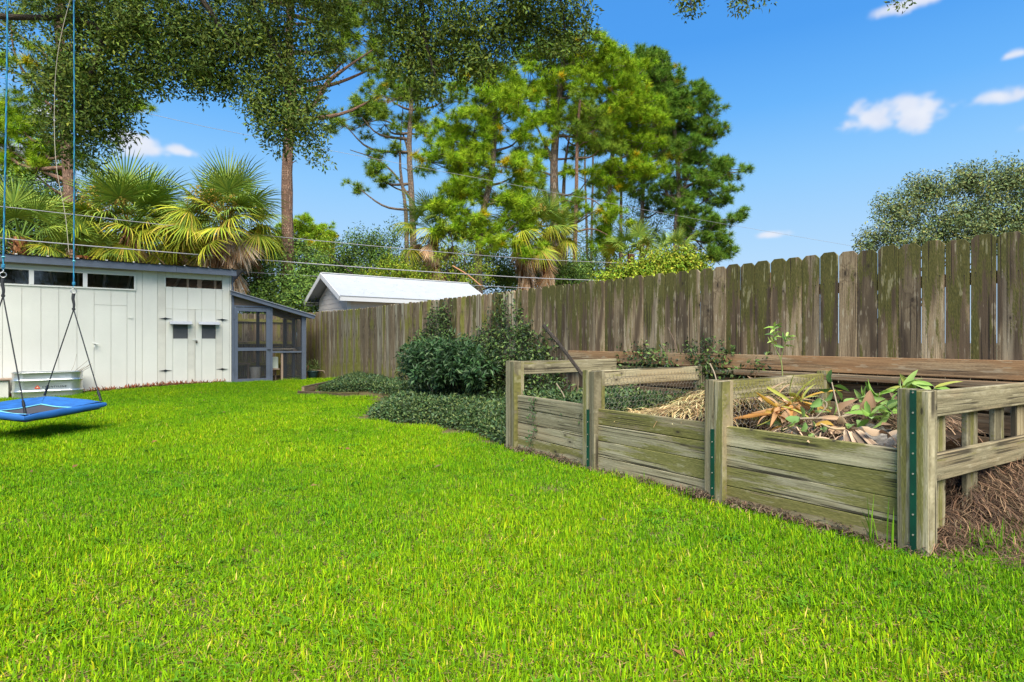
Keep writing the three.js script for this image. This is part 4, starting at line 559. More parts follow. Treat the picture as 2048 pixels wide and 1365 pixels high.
// ---------------------------------------------------------------- galvanised stock tank, twigs, box
{
  const zinc = new THREE.MeshStandardMaterial({ map: texture(256, 256, (u, v, i, j) => { const c = 206 + 26 * (hash2(Math.floor(u * 26 + 3 * fbm(u * 9, v * 9, 2)), Math.floor(v * 26 + 3 * fbm(u * 9 + 5, v * 9, 2))) - 0.5); return [c, c + 3, c + 1]; }), roughness: 0.34, metalness: 0.85 });
  const T = thing('stock_tank', 'galvanised oval stock tank with orange triangle logo standing by the shed', 'stock tank', yard(13.36, 2.237), SHED_TURN), cx = -3.36, cz = 0.40, hw = 0.54, hd = 0.27, cr = 0.2, y0 = 0.0;
  const ringAt = (s) => { const out = []; const w = hw + s, d = hd + s, q = cr + s; for (const [sx, sz, t0] of [[1, 1, 0], [-1, 1, 1], [-1, -1, 2], [1, -1, 3]]) for (let k = 0; k <= 8; k++) { const t = (t0 + k / 8) * Math.PI / 2; out.push([sx * (w - q) + q * Math.cos(t), sz * (d - q) + q * Math.sin(t)]); } return out; };
  const prof = [[0, 0], [0, 0.02], [0, 0.095], [0.012, 0.108], [0.016, 0.125], [0.012, 0.142], [0, 0.155], [0, 0.292], [0.012, 0.305], [0.016, 0.32], [0.012, 0.335], [0, 0.348], [0, 0.44], [0.012, 0.45], [0.014, 0.462], [0.004, 0.468], [-0.012, 0.462], [-0.012, 0.05]];
  const pos = [], idx = [], uv = []; prof.forEach(([s, y], j) => { const R = ringAt(s), n = R.length; R.forEach(([x, z], i) => { pos.push(x, y, z); uv.push(i / n * 6, y * 2); if (j) { const a = (j - 1) * n + i, b = (j - 1) * n + (i + 1) % n; idx.push(a, a + n, b, b, a + n, b + n); } }); });
  const g = new THREE.BufferGeometry(); g.setAttribute('position', new THREE.Float32BufferAttribute(pos, 3)); g.setAttribute('uv', new THREE.Float32BufferAttribute(uv, 2)); g.setIndex(idx); g.computeVertexNormals();
  g.scale(1, 1.08, 1); const body = part('tank_wall', g, zinc, T); body.position.set(cx, y0, cz); part('tank_soil', span(cx - 0.40, cx + 0.40, 0.02, 0.36, cz - 0.2, cz + 0.2), soilMat, T);
  const font = await new FontLoader().loadAsync('fonts/droid/droid_sans_bold.typeface.json'), tg = new TextGeometry('COUNTYLINE', { font, size: 0.036, depth: 0.001, curveSegments: 3 }); tg.computeBoundingBox(); tg.scale(0.37 / tg.boundingBox.max.x, 1, 1);
  const txt = part('lettering', tg, plain(0.012, 0.016, 0.012, 0.6), T); txt.position.set(cx - 0.085, y0 + 0.202, cz + hd + 0.001);
  const tri = (s, r0) => { const S = new THREE.Shape(), P = [[-s, -s * 0.62], [s, -s * 0.62], [0, s * 0.95]]; P.forEach(([x, y], i) => { const [nx, ny] = P[(i + 1) % 3], [px, py] = P[(i + 2) % 3], l1 = Math.hypot(px - x, py - y), l2 = Math.hypot(nx - x, ny - y), a = [x + (px - x) / l1 * r0, y + (py - y) / l1 * r0], b = [x + (nx - x) / l2 * r0, y + (ny - y) / l2 * r0]; i ? S.lineTo(...a) : S.moveTo(...a); S.quadraticCurveTo(x, y, ...b); }); S.closePath(); return S; };
  const logo = part('logo', new THREE.ExtrudeGeometry(tri(0.052, 0.03), { depth: 0.001, bevelEnabled: false }), plain(0.62, 0.06, 0.015, 0.5), T); logo.position.set(cx - 0.155, y0 + 0.217, cz + hd + 0.001); part('logo_centre', new THREE.ExtrudeGeometry(tri(0.02, 0.01), { depth: 0.001, bevelEnabled: false }), plain(0.85, 0.55, 0.40, 0.5), logo).position.z = 0.0015;
  const r = rng(15), tw = thing('twig_bundle', 'bundle of dry brown twigs sticking out of the stock tank', 'twigs', yard(13.36, 2.237), SHED_TURN); for (let k = 0; k < 9; k++) { const x = cx + 0.24 + 0.14 * r(), z = cz - 0.1 + 0.15 * r(), l = 0.28 + 0.24 * r(), an = 0.5 + 0.3 * r(); part('twig', limb([V(x, 0.34, z), V(x + l * 0.5 * Math.cos(an), 0.34 + l * 0.5 * Math.sin(an) + 0.01, z), V(x + l * Math.cos(an), 0.36 + l * Math.sin(an), z - 0.05)], 0.006, 0.003, 5), twigMat, tw); } part('twig', limb([V(cx + 0.28, 0.35, cz), V(cx + 0.4, 0.62, cz - 0.1), V(cx + 0.44, 0.84, cz - 0.15)], 0.003, 0.002, 5), twigMat, tw);
  const bx = thing('planter_box', 'weathered off-white box with a plank lid beside the stock tank', 'box', yard(13.36, 2.237), SHED_TURN); part('box_body', span(-4.75, -3.95, -0.02, 0.34, 0.1, 0.45), paintDirty, bx); part('lid', span(-4.8, -3.86, 0.36, 0.385, 0.06, 0.5), raw, bx); part('batten', span(-4.75, -4.7, 0.341, 0.359, 0.12, 0.43), raw, bx);
}

// ---------------------------------------------------------------- platform swing
{
  const blueMap = speckle(90, [34, 98, 168], 0.3, 7), blue = new THREE.MeshPhysicalMaterial({ map: blueMap, roughness: 0.7, sheen: 0.4, sheenColor: new THREE.Color(0.5, 0.7, 1), sheenRoughness: 0.5 }), aqua = plain(0.20, 0.62, 0.70, 0.7), mesh = plain(0.055, 0.055, 0.065, 0.85), rope = plain(0.022, 0.026, 0.03, 0.8), steel = plain(0.5, 0.5, 0.5, 0.35, 0.9);
  const S = thing('platform_swing', 'square platform swing with padded blue rim hanging on black cords', 'swing'), c = [V(-5.15, 0.28, -6.07), V(-4.98, 0.32, -7.03), V(-5.94, 0.365, -7.31), V(-6.1, 0.325, -6.35)];   // front, right, back, left
  const P = (u, v, y = 0) => { const p = c[0].clone().multiplyScalar((1 - u) * (1 - v)).addScaledVector(c[1], u * (1 - v)).addScaledVector(c[2], u * v).addScaledVector(c[3], (1 - u) * v); p.y += y - 0.05 * Math.sin(Math.PI * u) * Math.sin(Math.PI * v); return p; };
  const quad = (f, n, m, mat, name) => { const pos = [], idx = [], uv = []; for (let j = 0; j <= m; j++) for (let i = 0; i <= n; i++) { const p = f(i / n, j / m); pos.push(p.x, p.y, p.z); uv.push(i / n, j / m); } for (let j = 0; j < m; j++) for (let i = 0; i < n; i++) { const a = j * (n + 1) + i; idx.push(a, a + 1, a + n + 1, a + 1, a + n + 2, a + n + 1); } const g = new THREE.BufferGeometry(); g.setAttribute('position', new THREE.Float32BufferAttribute(pos, 3)); g.setAttribute('uv', new THREE.Float32BufferAttribute(uv, 2)); g.setIndex(idx); g.computeVertexNormals(); mat.side = THREE.DoubleSide; return part(name, g, mat, S); };
  const k = 0.24, edges = [[0, 0, 1, 0], [1, 0, 1, 1], [1, 1, 0, 1], [0, 1, 0, 0]];
  for (const [u0, v0, u1, v1] of edges) {                          // padded sleeve: a flattened roll, then a flat band in to the mat
    const inw = (u, v, s) => [u + (0.5 - u) * s, v + (0.5 - v) * s];
    quad((s, t) => { const u = lerp(u0, u1, s), v = lerp(v0, v1, s), end = Math.pow(Math.sin(Math.PI * Math.min(1, Math.max(0, 0.06 + s * 0.88))), 0.32), an = -2.3 + t * 4.9, rr = 0.041 * end, o = P(u, v, 0.0), [iu, iv] = inw(u, v, 0.2), q = P(iu, iv, 0), out = o.clone().sub(q).normalize(); return o.clone().addScaledVector(out, Math.cos(an) * rr * 0.8).add(V(0, Math.sin(an) * rr + 0.012 * noise(s * 7 + u0 * 5, t * 3) - 0.005, 0)); }, 26, 12, blue, 'padded_edge');
    quad((s, t) => { const u = lerp(u0, u1, s), v = lerp(v0, v1, s), [a, b] = inw(u, v, 0.03 + t * (2 * k - 0.03)); return P(a, b, lerp(0.038, 0.004, t) + 0.016 * (noise(s * 9 + v0 * 3, t * 4 + u1 * 7) - 0.5)); }, 22, 5, blue, 'sleeve_band');
    const [a0, b0] = inw(u0, v0, 2 * k), [a1, b1] = inw(u1, v1, 2 * k); part('piping', limb([P(a0, b0, 0.008), P((a0 + a1) / 2, (b0 + b1) / 2, 0.008), P(a1, b1, 0.008)], 0.007, 0.007, 5), aqua, S);
  }
  quad((s, t) => P(lerp(k, 1 - k, s), lerp(k, 1 - k, t), 0.0), 8, 8, mesh, 'mat'); quad((s, t) => P(lerp(0.02, 0.98, s), lerp(0.02, 0.98, t), -0.045 - 0.03 * Math.sin(Math.PI * s) * Math.sin(Math.PI * t)), 10, 10, mesh, 'underside');
  const apex = [V(-5.50, 1.585, -6.21), V(-5.47, 1.493, -7.17)], corner = [[0, 3], [1, 2]];
  const ropeMap = texture(32, 64, (u, v) => { const s = ((u * 2 + v * 6) % 1 + 1) % 1; return s < 0.55 ? [22, 104, 150] : s < 0.8 ? [48, 164, 190] : [16, 70, 110]; }); const blueRope = new THREE.MeshStandardMaterial({ map: ropeMap, roughness: 0.75 });
  apex.forEach((p, i) => {
    for (const q of corner[i]) { const e = P(q === 0 || q === 3 ? 0.03 : 0.97, q < 2 ? 0.03 : 0.97, 0.05); part('cord', rod(p, e, 0.0065), rope, S); const d = p.clone().sub(e).normalize(); part('buckle', [limb([e.clone(), e.clone().addScaledVector(d, 0.07)], 0.014, 0.013, 6), limb([e.clone().addScaledVector(d, 0.075), e.clone().addScaledVector(d, 0.14)], 0.016, 0.012, 6)], blackIron, S); }
    part('cord_bundle', [limb([p.clone(), p.clone().add(V(0.006, 0.06, 0)), p.clone().add(V(-0.004, 0.14, 0.004)), p.clone().add(V(0.002, 0.2, 0))], 0.013, 0.02, 7, 0.5), put(new THREE.TorusGeometry(0.018, 0.005, 6, 14), p.x, p.y + 0.005, p.z)], rope, S);
    part('carabiner', [put(new THREE.TorusGeometry(0.028, 0.005, 6, 16), p.x, p.y + 0.23, p.z, 0, 0.6, 0), put(new THREE.TorusGeometry(0.016, 0.004, 6, 14), p.x, p.y + 0.27, p.z, 0, -0.6, 0)], steel, S);
    const knotY = [0.42, 0.60][i], top = V(p.x + (i ? -0.02 : 0.04), 6.3, p.z - 0.02);
    const hr = part('hanging_rope', limb([p.clone().add(V(0, 0.28, 0)), p.clone().lerp(top, 0.5).add(V(0.01, 0, 0)), top], 0.0085, 0.0085, 6), blueRope, S); part('knot', [0, 1, 2].map(q => put(new THREE.TorusGeometry(0.011, 0.007, 6, 12), p.x + 0.002, p.y + 0.31 + q * 0.013, p.z, Math.PI / 2 + 0.3 * q, 0, 0)), blueRope, hr); part('knot', put(new THREE.TorusGeometry(0.012, 0.006, 6, 12), p.x + 0.004, p.y + knotY, p.z, 1.2, 0.3, 0), aqua, hr);
  });
  const cord = part('loose_cord', limb([V(-5.3, 6.2, -7.2), at(116, 100, 7.2), at(108, 240, 7.25), at(113, 340, 7.2), at(130, 430, 7.18), at(137, 505, 7.17)], 0.0035, 0.0035, 5), plain(0.40, 0.37, 0.28, 0.9)); tag(cord, 'slack pale cord hanging next to the blue swing rope', 'cord');
}

// ---------------------------------------------------------------- overhead wires
{
  const wires = [['upper pale utility wire crossing the palm crowns', [[-140, 400, 13.2], [0, 413, 14], [400, 458, 17.2], [832, 500, 20.4], [1060, 518, 22.2], [1330, 531, 24.8], [1700, 560, 30]], 0.010], ['thick utility wire passing just above the shed roof', [[-140, 462, 13.2], [33, 480, 14.2], [400, 510, 17.2], [680, 532, 19.2], [1060, 556, 22.2], [1250, 564, 24], [1700, 600, 30]], 0.016], ['lowest utility wire passing behind the shed roof end', [[-140, 500, 13.9], [200, 526, 15.6], [466, 543, 17.9], [635, 553, 19.0], [945, 571, 21.5], [1250, 586, 24], [1700, 615, 30]], 0.011], ['highest thin utility wire across the pine tops', [[-140, 120, 13.2], [285, 225, 15.6], [450, 262, 17.6], [708, 310, 19.4], [1108, 385, 22.6], [1280, 418, 24.2], [1500, 457, 27.4], [2100, 560, 38]], 0.006]];
  for (const [label, pts, r0] of wires) tag(part('utility_wire', limb(pts.map(p => at(...p)), r0, r0, 5), plain(0.32, 0.32, 0.34, 0.6)), label, 'wire', 'overhead wires behind the shed');
}

// ---------------------------------------------------------------- foliage building blocks
function sprigGeo(seed, n, rad, len, wid, tones, amt = 0.3) { const r = rng(seed), L = new Leaves(); for (let i = 0; i < n; i++) { const d = randDir(r), p = d.clone().multiplyScalar(rad * Math.cbrt(r())); const dir = randDir(r).multiplyScalar(0.8).add(d); dir.y -= 0.15; L.leaf(p, dir, randDir(r).add(V(0, 1.6, 0)), len * (0.7 + 0.6 * r()), wid * (0.8 + 0.4 * r()), vary(tones[Math.floor(r() * tones.length)], r, amt)); } return L.build(); }
function tuftGeo(seed, n, len, wid, tones) { const r = rng(seed), L = new Leaves(); for (let i = 0; i < n; i++) { const d = randDir(r); d.y = d.y * 0.75 + 0.38; d.normalize(); const s = d.clone().cross(randDir(r)).normalize().multiplyScalar(wid / 2), o = V(0, (r() - 0.5) * len * 0.4, 0), l = len * (0.7 + 0.45 * r()), e = o.clone().addScaledVector(d, l); e.y -= l * 0.06; L.tri(o.clone().sub(s), o.clone().add(s), e, vary(tones[Math.floor(r() * tones.length)], r, 0.25)); } return L.build(); }
const oakTones = [[0.075, 0.125, 0.022], [0.11, 0.17, 0.028], [0.18, 0.25, 0.035], [0.05, 0.09, 0.022], [0.13, 0.17, 0.025]];  // the lighter yellowish tones stand in for backlit leaves
const sprigs = {
  oak: [1, 2, 3].map(k => sprigGeo(600 + k, 17, 0.15, 0.066, 0.028, oakTones)),
  bush: [1, 2].map(k => sprigGeo(610 + k, 18, 0.26, 0.11, 0.055, [[0.10, 0.18, 0.03], [0.15, 0.25, 0.04], [0.07, 0.13, 0.03]])),
  yellow: [1, 2].map(k => sprigGeo(620 + k, 18, 0.22, 0.095, 0.045, [[0.20, 0.33, 0.02], [0.28, 0.40, 0.03], [0.12, 0.23, 0.02], [0.32, 0.34, 0.03]])),
  vine: [1, 2].map(k => sprigGeo(630 + k, 16, 0.09, 0.05, 0.026, [[0.030, 0.062, 0.020], [0.045, 0.085, 0.024], [0.025, 0.05, 0.020], [0.085, 0.14, 0.03]])),
  shrub: [1, 2].map(k => sprigGeo(640 + k, 15, 0.10, 0.085, 0.032, [[0.032, 0.075, 0.022], [0.05, 0.10, 0.03], [0.028, 0.062, 0.024]])),
  cover: [1, 2].map(k => sprigGeo(650 + k, 18, 0.075, 0.042, 0.022, [[0.04, 0.08, 0.022], [0.06, 0.11, 0.034], [0.03, 0.06, 0.022], [0.11, 0.15, 0.04]])),
  grey: [1, 2].map(k => sprigGeo(660 + k, 22, 0.30, 0.13, 0.06, [[0.15, 0.21, 0.08], [0.20, 0.26, 0.10], [0.11, 0.16, 0.075], [0.24, 0.27, 0.08]])),
};
const tufts = {
  bright: [1, 2].map(k => tuftGeo(700 + k, 88, 0.30, 0.017, [[0.26, 0.42, 0.016], [0.36, 0.52, 0.024], [0.18, 0.31, 0.016]])),
  dark: [1, 2].map(k => tuftGeo(710 + k, 88, 0.30, 0.017, [[0.14, 0.27, 0.026], [0.19, 0.33, 0.034], [0.095, 0.20, 0.028]])),
  olive: [1, 2].map(k => tuftGeo(720 + k, 80, 0.30, 0.016, [[0.18, 0.29, 0.024], [0.24, 0.35, 0.028], [0.13, 0.22, 0.024]])),
};
// points through ellipsoid blobs given as [px, py, radius x, radius y, depth offset, weight], all in photograph pixels at the plant's own distance
function fill(blobs, D, per, r, shell = 0.55, flat = 0.8) {
  const out = [];
  for (const [px, py, rx, ry, dd = 0, w = 1] of blobs) {
    const d = D + dd, c = at(px, py, d), sx = rx / FOCAL * d, sy = ry / FOCAL * d, sz = (sx + sy) / 2 * flat, n = Math.max(4, Math.round(3.2 * per * w * rx * ry / 1000));
    for (let i = 0; i < n; i++) { const q = randDir(r), m = Math.pow(r(), shell) * (0.8 + 0.4 * fbm(q.x * 2.2 + px, q.y * 2.2 + q.z, 2)), p = V(c.x + q.x * sx * m, c.y + q.y * sy * m, c.z + q.z * sz * m); if (p.y > 0.05) out.push({ p, q, c }); }
  }
  return out;
}
const leafItems = (pts, r, s0 = 1) => pts.map(({ p, q }) => ({ p, dir: q.clone().add(V(0, 0.6, 0)).add(randDir(r).multiplyScalar(0.7)), t: r() * 6.283, s: s0 * (0.75 + 0.5 * r()), c: (k => [k * (0.9 + 0.25 * r()), k, k])(0.75 + 0.5 * r()) }));
function leafCrown(parent, kinds, blobs, D, per, r, s0 = 1, mat = M.leaf, shell = 0.55) { const pts = fill(blobs, D, per, r, shell), k = kinds.length; kinds.forEach((g, i) => scatter('crown', g, mat, leafItems(pts.filter((_, j) => j % k === i), r, s0), parent)); }
function bush(name, label, category, blobs, D, per, kind, seed, group, s0 = 1, mat = M.leaf) {
  const r = rng(seed), low = blobs.reduce((a, b) => a[1] > b[1] ? a : b), base = at(low[0], low[1], D), t = thing(name, label, category, [0, 0, 0], 0, group);
  part('trunk', blobs.map(b => { const e = at(b[0], b[1], D + (b[4] || 0)); return limb([V(base.x, -0.05, base.z), V(lerp(base.x, e.x, 0.3), e.y * 0.45, lerp(base.z, e.z, 0.3)), e], 0.07, 0.02, 6); }), M.oakBark, t);
  leafCrown(t, sprigs[kind], blobs, D, per, r, s0, mat); return t;
}
// ---------------------------------------------------------------- pines
function pine(label, D, trunk, r0, lobes, kind, seed, per = 3.0, extra) {   // trunk: pixel points from foot to tip; lobes as in fill()
  const r = rng(seed), t = thing('pine_tree', label, 'pine tree', [0, 0, 0], 0, 'tall pines behind the yard'), pts = trunk.map(([px, py, dd = 0]) => at(px, py, D + dd)); pts[0].y = -0.1;
  part('trunk', limb(pts, r0, r0 * 0.4, 9, 0.15), extra?.bark || M.pineBark, t);
  const curve = new THREE.CatmullRomCurve3(pts), br = [], items = [[], []];
  for (const lobe of lobes) {
    const [px, py, rx0, ry0, dd = 0, w = 1] = lobe, rx = rx0 * 1.12, ry = ry0 * 1.12, c = at(px, py, D + dd); let best = curve.getPoint(0.98), bd = 1e9;
    for (let s = 0.25; s <= 0.99; s += 0.03) { const p = curve.getPoint(s); const d = Math.abs((c.y - p.y) - 0.45 * Math.hypot(c.x - p.x, c.z - p.z)); if (d < bd) { bd = d; best = p; } }
    const mid = best.clone().lerp(c, 0.55).add(V(0, -0.12 * best.distanceTo(c), 0)).add(randDir(r).multiplyScalar(0.25)); br.push(limb([best, mid, c], Math.min(r0 * 0.4, 0.03 + 0.012 * best.distanceTo(c) + rx * D / FOCAL * 0.02), 0.022, 6, 0.3));
    const cl = []; const nc = Math.max(3, Math.round(rx * ry * per * w / 480 * (D / 28) * (D / 28)));   // clusters of tufts at branch ends
    for (let k = 0; k < nc; k++) { const q = randDir(r), m = 0.35 + 0.65 * Math.sqrt(r()); q.y = q.y * 0.8 + 0.12; const e = V(c.x + q.x * 1.12 * rx / FOCAL * D * m, c.y + q.y * ry / FOCAL * D * m, c.z + q.z * rx / FOCAL * D * 0.8 * m); cl.push(e); const a = (k && r() < 0.6) ? cl[Math.floor(r() * k)] : c; br.push(limb([a, a.clone().lerp(e, 0.5).add(V(0, -0.08, 0)), e], 0.02, 0.009, 4));
      const nt = 5 + Math.floor(r() * 5); for (let i = 0; i < nt; i++) { const d = randDir(r); d.y = d.y * 0.55 + 0.1; const p = e.clone().addScaledVector(d, 0.18 + 0.34 * r()), g = 0.72 + 0.55 * r(); items[i % 2].push({ p, dir: d.clone().multiplyScalar(0.7).add(V(0, 0.9, 0)), t: r() * 6.283, s: (0.9 + 0.5 * r()) * (extra?.s || 1), c: r() < 0.03 ? [2.2, 1.1, 0.8] : [g * (0.9 + 0.25 * r()), g, g] }); } }
  }
  for (let k = 0; k < (extra?.snags ?? 5); k++) { const p = curve.getPoint(0.25 + 0.5 * r()), d = randDir(r); d.y = 0.25 * d.y + 0.15; const l = 0.6 + 1.4 * r(); br.push(limb([p, p.clone().addScaledVector(d, l * 0.5).add(V(0, 0.1, 0)), p.clone().addScaledVector(d, l)], 0.035, 0.01, 5)); }
  for (const b of extra?.limbs || []) br.push(limb(b.map(([px, py, dd = 0]) => at(px, py, D + dd)), b.r || 0.09, 0.02, 7, 0.3));
  part('branches', br, extra?.bark || M.pineBark, t); items.forEach((it, k) => scatter('crown', tufts[kind][k], M.needle, it, t)); return t;
}
pine('tall lone pine with moss-hung trunk rising behind the lean-to', 20, [[573, 690], [575, 520], [574, 330], [584, 190], [578, 60], [590, -60]], 0.26, [[720, 70, 60, 70, 1], [760, 130, 40, 50, 1, 0.7], [690, 120, 40, 40, 0, 0.6], [650, 10, 60, 50, 0], [740, 0, 70, 50, 1], [600, -60, 110, 60, 0], [500, -30, 80, 50, 0], [760, 190, 45, 30, 1, 0.5]], 'olive', 801, 3.2, { bark: M.redBark, s: 0.85, limbs: [Object.assign([[582, 235], [630, 205], [655, 165], [700, 130], [745, 100]], { r: 0.12 })] });
pine('slender twin-trunked pine with sparse limbs over the neighbour roof', 31, [[826, 600], [825, 440], [818, 300], [822, 200], [815, 90]], 0.24, [[770, 250, 60, 40, 0, 0.5], [720, 230, 45, 26, 0, 0.6], [740, 330, 40, 24, 0, 0.6], [715, 375, 26, 12, 0, 0.9], [770, 365, 22, 14, 0, 0.8], [690, 250, 40, 30, 1, 0.5], [780, 200, 50, 50, 0, 0.55], [850, 250, 30, 40, 0, 0.5], [830, 150, 60, 60, 1, 0.6], [800, 300, 22, 16, 0, 0.8], [890, 200, 40, 40, 1, 0.5], [880, 120, 60, 40, 1, 0.5]], 'olive', 802, 3.4, { limbs: [Object.assign([[818, 395], [790, 350], [755, 320], [700, 300]], { r: 0.07 }), Object.assign([[822, 330], [800, 260], [760, 240], [700, 262]], { r: 0.06 }), Object.assign([[812, 590], [812, 430], [800, 330], [806, 210]], { r: 0.17 })] });
pine('bright lime-green pine standing in front of the taller pines', 24, [[965, 660], [958, 480], [985, 330], [990, 200], [985, 130]], 0.20, [[985, 160, 45, 38], [960, 195, 45, 35], [1030, 200, 45, 35, 0.5], [1000, 240, 75, 45], [945, 275, 60, 38], [1035, 280, 40, 36, 0.6], [890, 270, 34, 26], [905, 325, 60, 36], [980, 330, 70, 36], [1035, 350, 36, 28], [945, 380, 50, 34], [1000, 400, 50, 34], [915, 420, 42, 34], [955, 455, 50, 32], [905, 470, 24, 30], [985, 480, 40, 36, -0.4, 0.8], [1040, 440, 30, 40, -0.3, 0.7], [1050, 490, 24, 40, -0.3, 0.7]], 'bright', 803, 3.8, { s: 0.95 });
pine('thick-trunked pine with a wide rounded top', 30, [[1108, 650], [1112, 480], [1108, 330], [1118, 200], [1130, 90]], 0.33, [[1110, 115, 55, 38], [1170, 110, 60, 38], [1215, 140, 50, 40], [1090, 170, 50, 34, 0, 0.7], [1150, 180, 60, 40], [1230, 190, 48, 38], [1080, 225, 36, 40, 0, 0.6], [1130, 240, 44, 34, 0, 0.8], [1195, 240, 50, 34], [1060, 170, 40, 40, 0, 0.6], [1160, 300, 40, 24, 0, 0.7], [1085, 300, 30, 24, 0, 0.7], [1065, 340, 40, 30, 0, 0.5], [1090, 390, 40, 30, 0, 0.5], [1175, 360, 44, 30, 0, 0.5], [1195, 420, 34, 24, 0, 0.5], [1140, 430, 26, 24, 0, 0.5]], 'bright', 804, 3.6, { limbs: [Object.assign([[1108, 330], [1090, 290], [1068, 240]], { r: 0.13 }), Object.assign([[1110, 350], [1145, 340], [1180, 345], [1200, 330]], { r: 0.1 }), Object.assign([[1128, 640], [1127, 450], [1130, 330], [1150, 220]], { r: 0.22 })] });
pine('straight slim pine with a bare lower trunk', 29, [[1149, 650], [1150, 500], [1153, 380], [1155, 270], [1160, 200]], 0.16, [[1160, 225, 40, 34, 0, 0.7], [1185, 265, 36, 22, 0, 0.8], [1130, 275, 26, 20, 0, 0.8], [1200, 300, 32, 20, 0, 0.8], [1150, 400, 12, 12, 0, 1], [1140, 440, 14, 10, 0, 1]], 'olive', 805, 3.6, { bark: M.redBark, limbs: [Object.assign([[1152, 400], [1180, 398], [1200, 410]], { r: 0.05 }), Object.assign([[1150, 465], [1185, 458], [1215, 470]], { r: 0.06 })] });
pine('pine with tufted clumps down its whole trunk', 32, [[1215, 650], [1218, 430], [1226, 300], [1240, 200], [1250, 130]], 0.2, [[1245, 150, 44, 40], [1268, 205, 50, 44], [1235, 235, 45, 36], [1275, 255, 48, 30], [1225, 290, 40, 28], [1265, 300, 46, 34], [1235, 345, 44, 32], [1280, 340, 40, 32], [1212, 385, 26, 40], [1225, 450, 26, 36, -1], [1215, 500, 24, 28, -1]], 'bright', 806, 3.6);
pine('broad dark green pine with arching limbs at the end of the group', 36, [[1352, 650], [1353, 470], [1358, 380], [1350, 270], [1330, 150]], 0.24, [[1290, 140, 44, 36], [1325, 165, 44, 36], [1360, 195, 46, 36], [1395, 225, 40, 34], [1320, 215, 46, 34], [1355, 250, 46, 30], [1410, 270, 34, 28], [1300, 255, 40, 30], [1385, 300, 40, 28], [1335, 310, 44, 26], [1420, 330, 36, 28], [1460, 345, 34, 22], [1375, 360, 50, 30], [1330, 390, 30, 24], [1430, 390, 36, 30], [1395, 410, 40, 26], [1440, 440, 36, 24], [1400, 460, 40, 24], [1365, 440, 34, 22], [1445, 490, 34, 22], [1410, 510, 36, 18], [1445, 520, 26, 12], [1270, 120, 40, 26]], 'dark', 807, 3.7, { limbs: [Object.assign([[1300, 320], [1330, 300], [1370, 285], [1400, 280]], { r: 0.1 }), Object.assign([[1355, 410], [1340, 395], [1325, 375], [1300, 370]], { r: 0.09 }), Object.assign([[1358, 385], [1380, 370], [1420, 360], [1450, 370]], { r: 0.1 }), Object.assign([[1355, 450], [1380, 470], [1410, 500], [1440, 530]], { r: 0.06 })] });
pine('deep green pine with a ball-shaped crown in the middle of the group', 38, [[1286, 650], [1284, 450], [1290, 320], [1300, 230]], 0.22, [[1300, 210, 50, 40], [1340, 280, 40, 30], [1290, 300, 44, 34], [1310, 350, 36, 28], [1275, 385, 34, 26, 0, 0.6], [1320, 420, 40, 30, 0, 0.6]], 'dark', 808, 3.4);
for (const [k, label, px, dx] of [[0, 'thin bare pine trunk glimpsed between the larger pines', 1182, 4], [1, 'thin leaning pine trunk behind the slim pine', 1176, -6], [2, 'pale bare pine trunk in front of the dark pine', 1241, 2]]) pine(label, k === 2 ? 33 : 42, [[px, 650], [px + dx * 0.4, 460], [px + dx, 340], [px + dx, 260]], 0.14, [[px + dx, 250, 30, 24, 0, 0.7], [px + dx + 20, 290, 24, 16, 0, 0.7]], 'olive', 809 + k, 3.0, { snags: 2 });
pine('pale rounded pine crown seen far behind the lone pine trunk', 46, [[612, 650], [612, 540], [612, 470]], 0.25, [[612, 455, 40, 22], [590, 470, 36, 24], [640, 475, 30, 22], [612, 485, 50, 26], [575, 500, 30, 24], [645, 505, 24, 20]], 'bright', 813, 3.2, { snags: 0 });
pine('bright pine with red-brown limbs behind the swing ropes', 22, [[150, 690], [140, 420], [125, 200], [120, 60], [128, -80]], 0.26, [[30, 230, 60, 40, 1], [80, 280, 60, 40, 1], [20, 300, 60, 40, 1], [110, 330, 50, 36, 1], [60, 340, 70, 36, 1], [-40, 260, 60, 60, 1], [95, 20, 50, 36], [60, 150, 44, 20, 0, 0.5], [130, 140, 50, 40], [240, 210, 40, 50, 1, 0.7], [250, 60, 60, 60, 1, 0.7], [150, -60, 160, 60, 1, 0.7]], 'bright', 814, 3.2, { bark: M.redBark, limbs: [Object.assign([[122, 150], [90, 110], [50, 80], [-20, 30]], { r: 0.07 }), Object.assign([[125, 200], [85, 165], [40, 150], [-20, 130]], { r: 0.07 }), Object.assign([[122, 110], [110, 60], [112, 0]], { r: 0.06 }), Object.assign([[128, 240], [80, 190], [30, 110], [20, 40]], { r: 0.08 })] });

